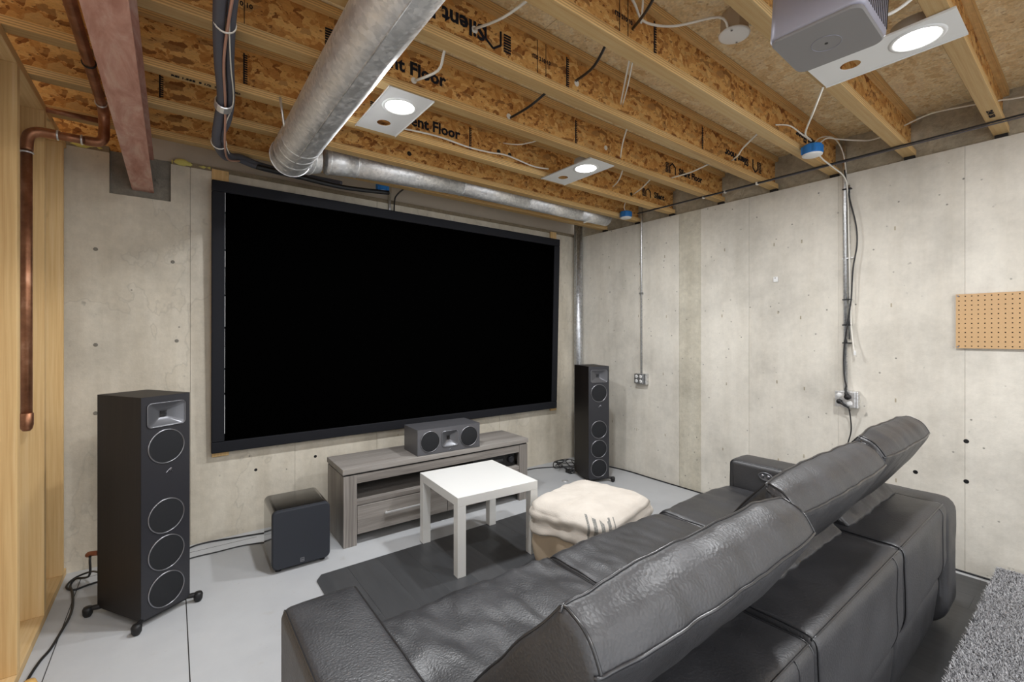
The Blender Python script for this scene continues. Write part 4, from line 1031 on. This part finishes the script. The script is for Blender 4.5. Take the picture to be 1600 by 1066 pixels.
# ------------------------------------------------------------------ pouf and throw
pcx, pcy = 1.955, 1.815; prz = math.radians(12)
pfo = thing('pouf', 'square tan woven pouf on the dark floor between sofa and white table', 'pouf', (pcx, pcy, .008), prz)
def softbox(w, d, h, r, amp, seed, z0=0, tap=.92):
    bm = bmesh.new(); rings = []; NZ = 14; N = 64
    for j in range(NZ+1):
        t = j/NZ; z = z0+h*t
        s = 1-(1-tap)*abs(2*t-1)**2.5
        if t < .12: s *= .93+.07*math.sin(t/.12*PI/2)
        if t > .88: s *= .90+.10*math.sin((1-t)/.12*PI/2)
        ring = []
        for i in range(N):
            a = 2*PI*i/N; e = 5.5
            rr_ = (abs(math.cos(a))**e+abs(math.sin(a))**e)**(-1/e)
            p = Vector((rr_*math.cos(a)*w/2*s, rr_*math.sin(a)*d/2*s, z))
            hh = noise.noise(p*7+Vector((seed,0,0)))*amp
            p.x *= 1+hh; p.y *= 1+hh; ring.append(bm.verts.new(p))
        rings.append(ring)
    for A, Bq in zip(rings, rings[1:]):
        for i in range(N): bm.faces.new((A[i], A[(i+1)%N], Bq[(i+1)%N], Bq[i]))
    bm.faces.new(rings[0][::-1]); bm.faces.new(rings[-1]); return bm
obj('cushion_body', softbox(.57, .53, .375, .1, .05, 3), MAT['pouf'], pfo, world=False, smooth=True)
def throw():
    bm = bmesh.new(); uvl = bm.loops.layers.uv.new('UV'); N = 160; rings = []; K = 34
    def P(k, i):
        a = 2*PI*i/N; e = 5.5; sq = (abs(math.cos(a))**e+abs(math.sin(a))**e)**(-1/e)
        hang = .10+.045*noise.noise(Vector((math.cos(a)*1.7, math.sin(a)*1.7, 5)))+.03*math.sin(3*a+.6)+.07*max(0, math.cos(a-math.radians(215)))**2
        topw = .285; s = k/K
        total = 1.0
        if s < .62:
            q = s/.62; r = q; z = .392+.022*(1-q**3)+.003*noise.noise(Vector((q*math.cos(a)*3, q*math.sin(a)*3, 1)))
            fold = .010*q**2*noise.noise(Vector((math.cos(a)*5, math.sin(a)*5, q*2)))
            return Vector((r*sq*math.cos(a)*.292, r*sq*math.sin(a)*.270, z-.022*max(0,q-.85)/.15+fold)), a
        q = (s-.62)/.38
        drop = hang*q
        ang = a*9+2*math.sin(a*3)+q*.9
        rip = .008*q*math.sin(ang)+.010*noise.noise(Vector((math.cos(a)*4+q*2, math.sin(a)*4, q*3)))
        hor = .008*math.sin(drop*75+a*2)
        rr_ = 1+.030*math.sin(min(1, q*1.4)*PI/2)
        return Vector((sq*math.cos(a)*(.292*rr_+rip+hor), sq*math.sin(a)*(.270*rr_+rip+hor), .370-drop)), a
    cv = None
    for k in range(1, K+1): rings.append([bm.verts.new(P(k, i)[0]) for i in range(N)])
    cv = bm.verts.new((0,0,.422))
    for i in range(N): bm.faces.new((cv, rings[0][i], rings[0][(i+1)%N]))
    for A, Bq in zip(rings, rings[1:]):
        for i in range(N): bm.faces.new((A[i], A[(i+1)%N], Bq[(i+1)%N], Bq[i]))
    # cloth coordinates: unroll along local y + small shear, stripes cross the corner
    for f in bm.faces:
        for l in f.loops:
            p = l.vert.co; l[uvl].uv = (p.x-p.y+.5, 1.0 if (p.x < .05 and p.y < .02 and max(abs(p.x)/.292, abs(p.y)/.27) > .84) else 0.0)
    return bm
tw = obj('throw', throw(), MAT['throw'], None, world=False, smooth=True)
tw.name = 'throw_blanket'; tw.location = (pcx, pcy, .008); tw.rotation_euler = (0,0,prz)
md = tw.modifiers.new('s', 'SOLIDIFY'); md.thickness = .004; md.offset = 1
tag(tw, 'cream throw with grey woven stripes draped over the tan pouf', 'throw')

# ------------------------------------------------------------------ recliner sofa
so = thing('recliner_sofa', 'black leather three-seat recliner sofa seen from behind, facing the screen', 'sofa', (1.6, .9, .008))
L_ = MAT['leather']; fl0 = .012
AX = [(.24, .455), (2.745, 2.955)]
wrk = lambda c: 1.0
SX = [(.462, 1.250), (1.256, 2.030), (2.036, 2.738)]
# arms: profile in YZ swept along X
armp = [(.425,.10),(.425,.592),(1.405,.592),(1.405,.03),(.50,.03)]
for k, (a, b) in enumerate(AX):
    arm = obj('arm', pad(armp, a, b, [.05,.06,.035,.02,.05], .026, 'x', .004, .003, 6, 11+k), L_, so, smooth=True)
    g = GRID
    for kk in (3, -4): obj('seam', T(seam_ring(g, kk, (.44,.60), (1.405,.2)), .0024, 6, 1, False), MAT['piping'], arm, smooth=True)
hub = obj('control_button', lathe(bmesh.new(), (2.7445,1.19,.535), (-1,0,0), [(0,.003),(.030,.003),(.034,.005),(.037,.0055),(.041,.003),(.041,-.002)], 32), MAT['horn'], so, smooth=True)
hub.data.transform(Matrix.Translation((0,0,.527)) @ Matrix.Diagonal((1,1,.6,1)) @ Matrix.Translation((0,0,-.527)))
tag(hub, 'oval metal recline control on the far arm')
for s in (-1, 1): obj('button', lathe(bmesh.new(), (2.741,1.19+s*.016,.535), (-1,0,0), [(0,.004),(.009,.0035),(.011,0)], 18), MAT['ring'], hub, smooth=True)
# base
obj('base', B(.46, 2.74, .62, 1.36, .03, .22), MAT['dark'], so)
for k, (a, b) in enumerate(SX):
    dy = (0, .012, .018)[k]
    seat = [(1.425+dy*.5,.395),(1.40,.438),(.80,.432),(.76,.22),(1.36,.20),(1.425,.25)]
    def msk(c): return (1.0 if c.z > .36 else .3)
    st = obj('seat', pad(seat, a, b, [.05,.06,.05,.04,.03,.05], .028, 'x', .010, .012 if k == 0 else .008, 5, 20+k, step=.014, stretch=(2.2,1.0,1.0), mask=msk), L_, so, smooth=True)
    for kk in (3, -4): obj('seam', T(seam_ring(GRID, kk, (.85,.435), (1.425,.28)), .0026, 6, 1, False), MAT['piping'], st, smooth=True)
    obj('footrest', pad([(1.42,.05),(1.42,.235),(1.385,.235),(1.385,.05)], a+.005, b-.005, .012, .015, 'x', .003, .002, 7, k), L_, so, smooth=True)
    # outer back: top shelf and rear face
    back = [(.421,.35),(.424,.612),(.80,.612),(.80,.30),(.455,.27)]
    if k == 2: back = [(p[0], p[1]) for p in back]
    bk = obj('back', pad(back, a+.004, b-.004, [.05,.035,.03,.02,.05], .022, 'x', .006, .005, 4, 40+k, step=.02), L_, so, smooth=True)
    g = GRID; nb = len(g)
    for kk in (3, -4): obj('seam', T(seam_ring(g, kk, (.75,.612), (.43,.30)), .0026, 6, 1, False), MAT['piping'], bk, smooth=True)
    obj('seam', T(seam_along(g, .432, .606), .0024, 6, 1, False), MAT['piping'], bk, smooth=True)
    obj('seam', T(seam_ring(g, nb-10, (.432,.606), (.43,.30), .0008), .0018, 6, 1, False), MAT['piping'], bk, smooth=True)
    obj('lower_back', pad([(.47,.05),(.445,.28),(.50,.33),(.62,.33),(.62,.05)], a+.01, b-.01, [.03,.05,.04,.02,.02], .02, 'x', .004, .005, 4, 60+k, step=.025), L_, so, smooth=True)
    # tilting back cushion / headrest
    oy, oz = ((.0,.0),(.047,.018),(.055,.035))[k]
    hp = [(.500+oy,.946+oz),(.448+oy,.925+oz),(.421+oy,.878+oz),(.470+oy,.790+oz),(.565+oy*.8,.665+oz),(.70,.60),(.86,.47),(.90,.50),(.80,.62),(.648+oy*.6,.786+oz*.8)]
    hr = obj('headrest', pad(hp, a+.003, b-.003, [.012,.05,.014,.05,.05,.05,.02,.02,.06,.08], .017, 'x', .014, .0045, 7, 80+k, step=.012, stretch=(1.6,1,1)), L_, so, smooth=True)
    g = GRID; pa = (.500+oy,.944+oz); pb_ = (.424+oy,.880+oz)
    obj('front_seam', T(seam_along(g, *pa), .0030, 6, 1, False), MAT['piping'], hr, smooth=True)
    obj('rear_seam', T(seam_along(g, *pb_), .0034, 6, 1, False), MAT['piping'], hr, smooth=True)
    for kk in (4, -5):
        obj('end_seam', T(seam_ring(g, kk, pa, pb_, .001), .0028, 6, 1, False), MAT['piping'], hr, smooth=True)
        obj('end_seam', T(seam_ring(g, kk, pa, (.80,.62), .001), .0028, 6, 1, False), MAT['piping'], hr, smooth=True)
    obj('hinge_flap', pad([(.600,.606),(.592,.622),(.63+oy*.5,.660+oz*.5),(.68,.65),(.68,.606)], a+.05, b-.03, [.01,.01,.02,.02,.01], .012, 'x', .0, .007, 11, 90+k, step=.014, stretch=(1.5,1,1)), L_, so, smooth=True)

# ------------------------------------------------------------------ low carpeted platform with shag rug
pl = tag(obj('platform', B(1.2, 3.56, -1.6, .345, 0.0085, .096), MAT['carpet_base'], bevel=.01), 'low dark platform under the grey shag rug at lower right', 'platform')
rng = np.random.default_rng(5)
def shag():
    N = 210000; x0, x1, y0, y1 = 1.35, 3.545, -.75, .352
    # denser where the rug is near the picture
    X = rng.uniform(x0, x1, N); Y = rng.uniform(y0, y1, N); Z = np.full(N, .0995)
    az = rng.uniform(0, 2*PI, N); lean = rng.uniform(.3, 1.4, N); L = rng.uniform(.009, .016, N); wd = rng.uniform(.0010, .0017, N)
    dx, dy = np.cos(az), np.sin(az); sx, sy = -dy, dx
    V = np.zeros((N, 6, 3))
    base = np.stack([X, Y, Z], 1)
    for k, (t, w) in enumerate(((0,1),(.5,1),(1,.5))):
        c = base+np.stack([dx*L*np.sin(lean)*t**1.6, dy*L*np.sin(lean)*t**1.6, L*(t-.5*t*t*(1-np.cos(lean)))], 1)
        V[:,2*k] = c-np.stack([sx*wd*w, sy*wd*w, np.zeros(N)], 1); V[:,2*k+1] = c+np.stack([sx*wd*w, sy*wd*w, np.zeros(N)], 1)
    me = bpy.data.meshes.new('shag_rug'); me.vertices.add(N*6); me.vertices.foreach_set('co', V.reshape(-1))
    F_ = (np.arange(N)*6)[:,None]+np.array([0,1,3,2, 2,3,5,4])[None]
    me.loops.add(N*8); me.loops.foreach_set('vertex_index', F_.reshape(-1)); me.polygons.add(N*2)
    me.polygons.foreach_set('loop_start', np.arange(N*2)*4)
    ca = me.color_attributes.new('tone', 'FLOAT_COLOR', 'POINT')
    tone = np.repeat(rng.choice([.24,.36,.46,.58], N, p=[.2,.3,.3,.2]), 6)
    cc = np.stack([tone, tone, tone*1.03, np.ones(N*6)], 1); ca.data.foreach_set('color', cc.reshape(-1))
    me.update(); me.validate(); return me
ms = M('shag_pile', rough=.9, spec=.1); at_ = ms.n('ShaderNodeAttribute', attribute_name='tone'); ms.l(at_.outputs['Color'], ms.b.inputs['Base Color'])
rug = tag(bpy.data.objects.new('shag_rug', None), 'thick grey shag rug covering the low platform at lower right', 'rug'); COL.objects.link(rug); rug.location = (2.4, -.2, .097)
obj('backing', B(1.35, 3.545, -.75, .352, .097, .100), MAT['carpet_base'], rug)
tag(obj('pile', shag(), ms.m, rug), kind='stuff')

# ------------------------------------------------------------------ cords on the floor
def cord(name, pts, r, lab, mat='black_cord', cat='cord'):
    return tag(obj(name, T(pts, r, 8, 6), MAT[mat], smooth=True), lab, cat)
cord('speaker_cable', [(-.33,3.06,.25),(-.34,3.15,.20),(-.36,3.30,.06),(-.42,3.38,.03),(-.44,3.36,.008),(-.42,3.27,.006),(-.40,3.12,.006),(-.395,3.0,.006),(-.405,2.88,.006),(-.42,2.74,.006),(-.44,2.66,.006),(-.455,2.53,.006),(-.46,2.3,.006),(-.45,2.0,.006)], .0055, 'thick black cable snaking along the stud wall at left of the tower speaker')
cord('speaker_cable', [(-.24,3.02,.16),(-.30,3.2,.10),(-.36,3.38,.05),(-.43,3.42,.02),(-.455,3.36,.008),(-.42,3.30,.006),(-.36,3.32,.006),(-.30,3.32,.006),(-.22,3.25,.006)], .005, 'black cable loop on the floor behind the left tower speaker')
pc = thing('cable_plug', 'orange-brown plug at the cable loop behind the left speaker', 'plug', (-.335,3.10,.245))
obj('plug_body', T([(-.30,3.06,.26),(-.335,3.10,.25),(-.345,3.13,.235)], .012, 10, 3), mat_plain('orange_brown', srgb(156,92,60), .6), pc, smooth=True)
cord('speaker_cable', [(-.02,3.34,.006),(.08,3.50,.006),(.18,3.53,.006),(.32,3.50,.006),(.50,3.46,.006),(.62,3.40,.006),(.85,3.50,.006),(1.4,3.52,.006)], .005, 'black cable running along the back wall toward the subwoofer')
cord('subwoofer_cable', [(-.02,3.28,.005),(.08,3.34,.005),(.22,3.34,.005),(.36,3.34,.005),(.48,3.30,.005),(.56,3.18,.02)], .0038, 'thinner black cord on floor between left speaker and subwoofer')
coil = [(2.36,3.40,.006),(2.6,3.46,.006),(2.92,3.48,.006)]
for k in range(26):
    a = k*.9; coil.append((3.20+.22*math.cos(a)*(.6+.4*math.sin(k*1.7)), 3.30+.13*math.sin(a), .008+.045*abs(math.sin(k*2.1))))
coil += [(3.35,3.2,.02),(3.25,3.1,.05)]
cord('cable_coil', coil, .0045, 'tangled black cables on the floor left of the far corner speaker')
pb2 = thing('power_brick', 'small black power adapter on floor beside the corner speaker', 'adapter', (3.12,3.17,0))
obj('adapter_body', B(3.085,3.145,3.14,3.21,.002,.035), MAT['rubber'], pb2, bevel=.006)
obj('prong', B((3.10,3.103,3.125,3.14,.015,.022),(3.118,3.121,3.125,3.14,.015,.022)), MAT['steel'], pb2)
cord('speaker_cable', [(3.30,3.10,.05),(3.45,3.16,.008),(3.55,3.12,.006),(3.59,2.98,.006),(3.605,2.80,.006),(3.60,2.6,.006),(3.60,2.13,.006),(3.605,1.5,.006),(3.60,1.2,.006),(3.605,.8,.006),(3.60,.40,.006),(3.60,-.2,.006)], .0055, 'long black cable lying along the foot of the right wall')
tag(obj('floor_drain', lathe(bmesh.new(), (2.90,3.02,0), (0,0,1), [(.03,0),(.03,.004),(.02,.006),(.0,.012)], 20), MAT['steel'], smooth=True), 'small metal disc on bare floor before the corner speaker', 'floor fitting')
tag(obj('door_stop', lathe(bmesh.new(), (-.44,2.49,0), (0,0,1), [(.022,0),(.024,.012),(.018,.03),(0,.034)], 16), mat_plain('amber', srgb(206,164,96), .5), smooth=True), 'small amber knob on the floor at bottom left by the cable', 'knob')
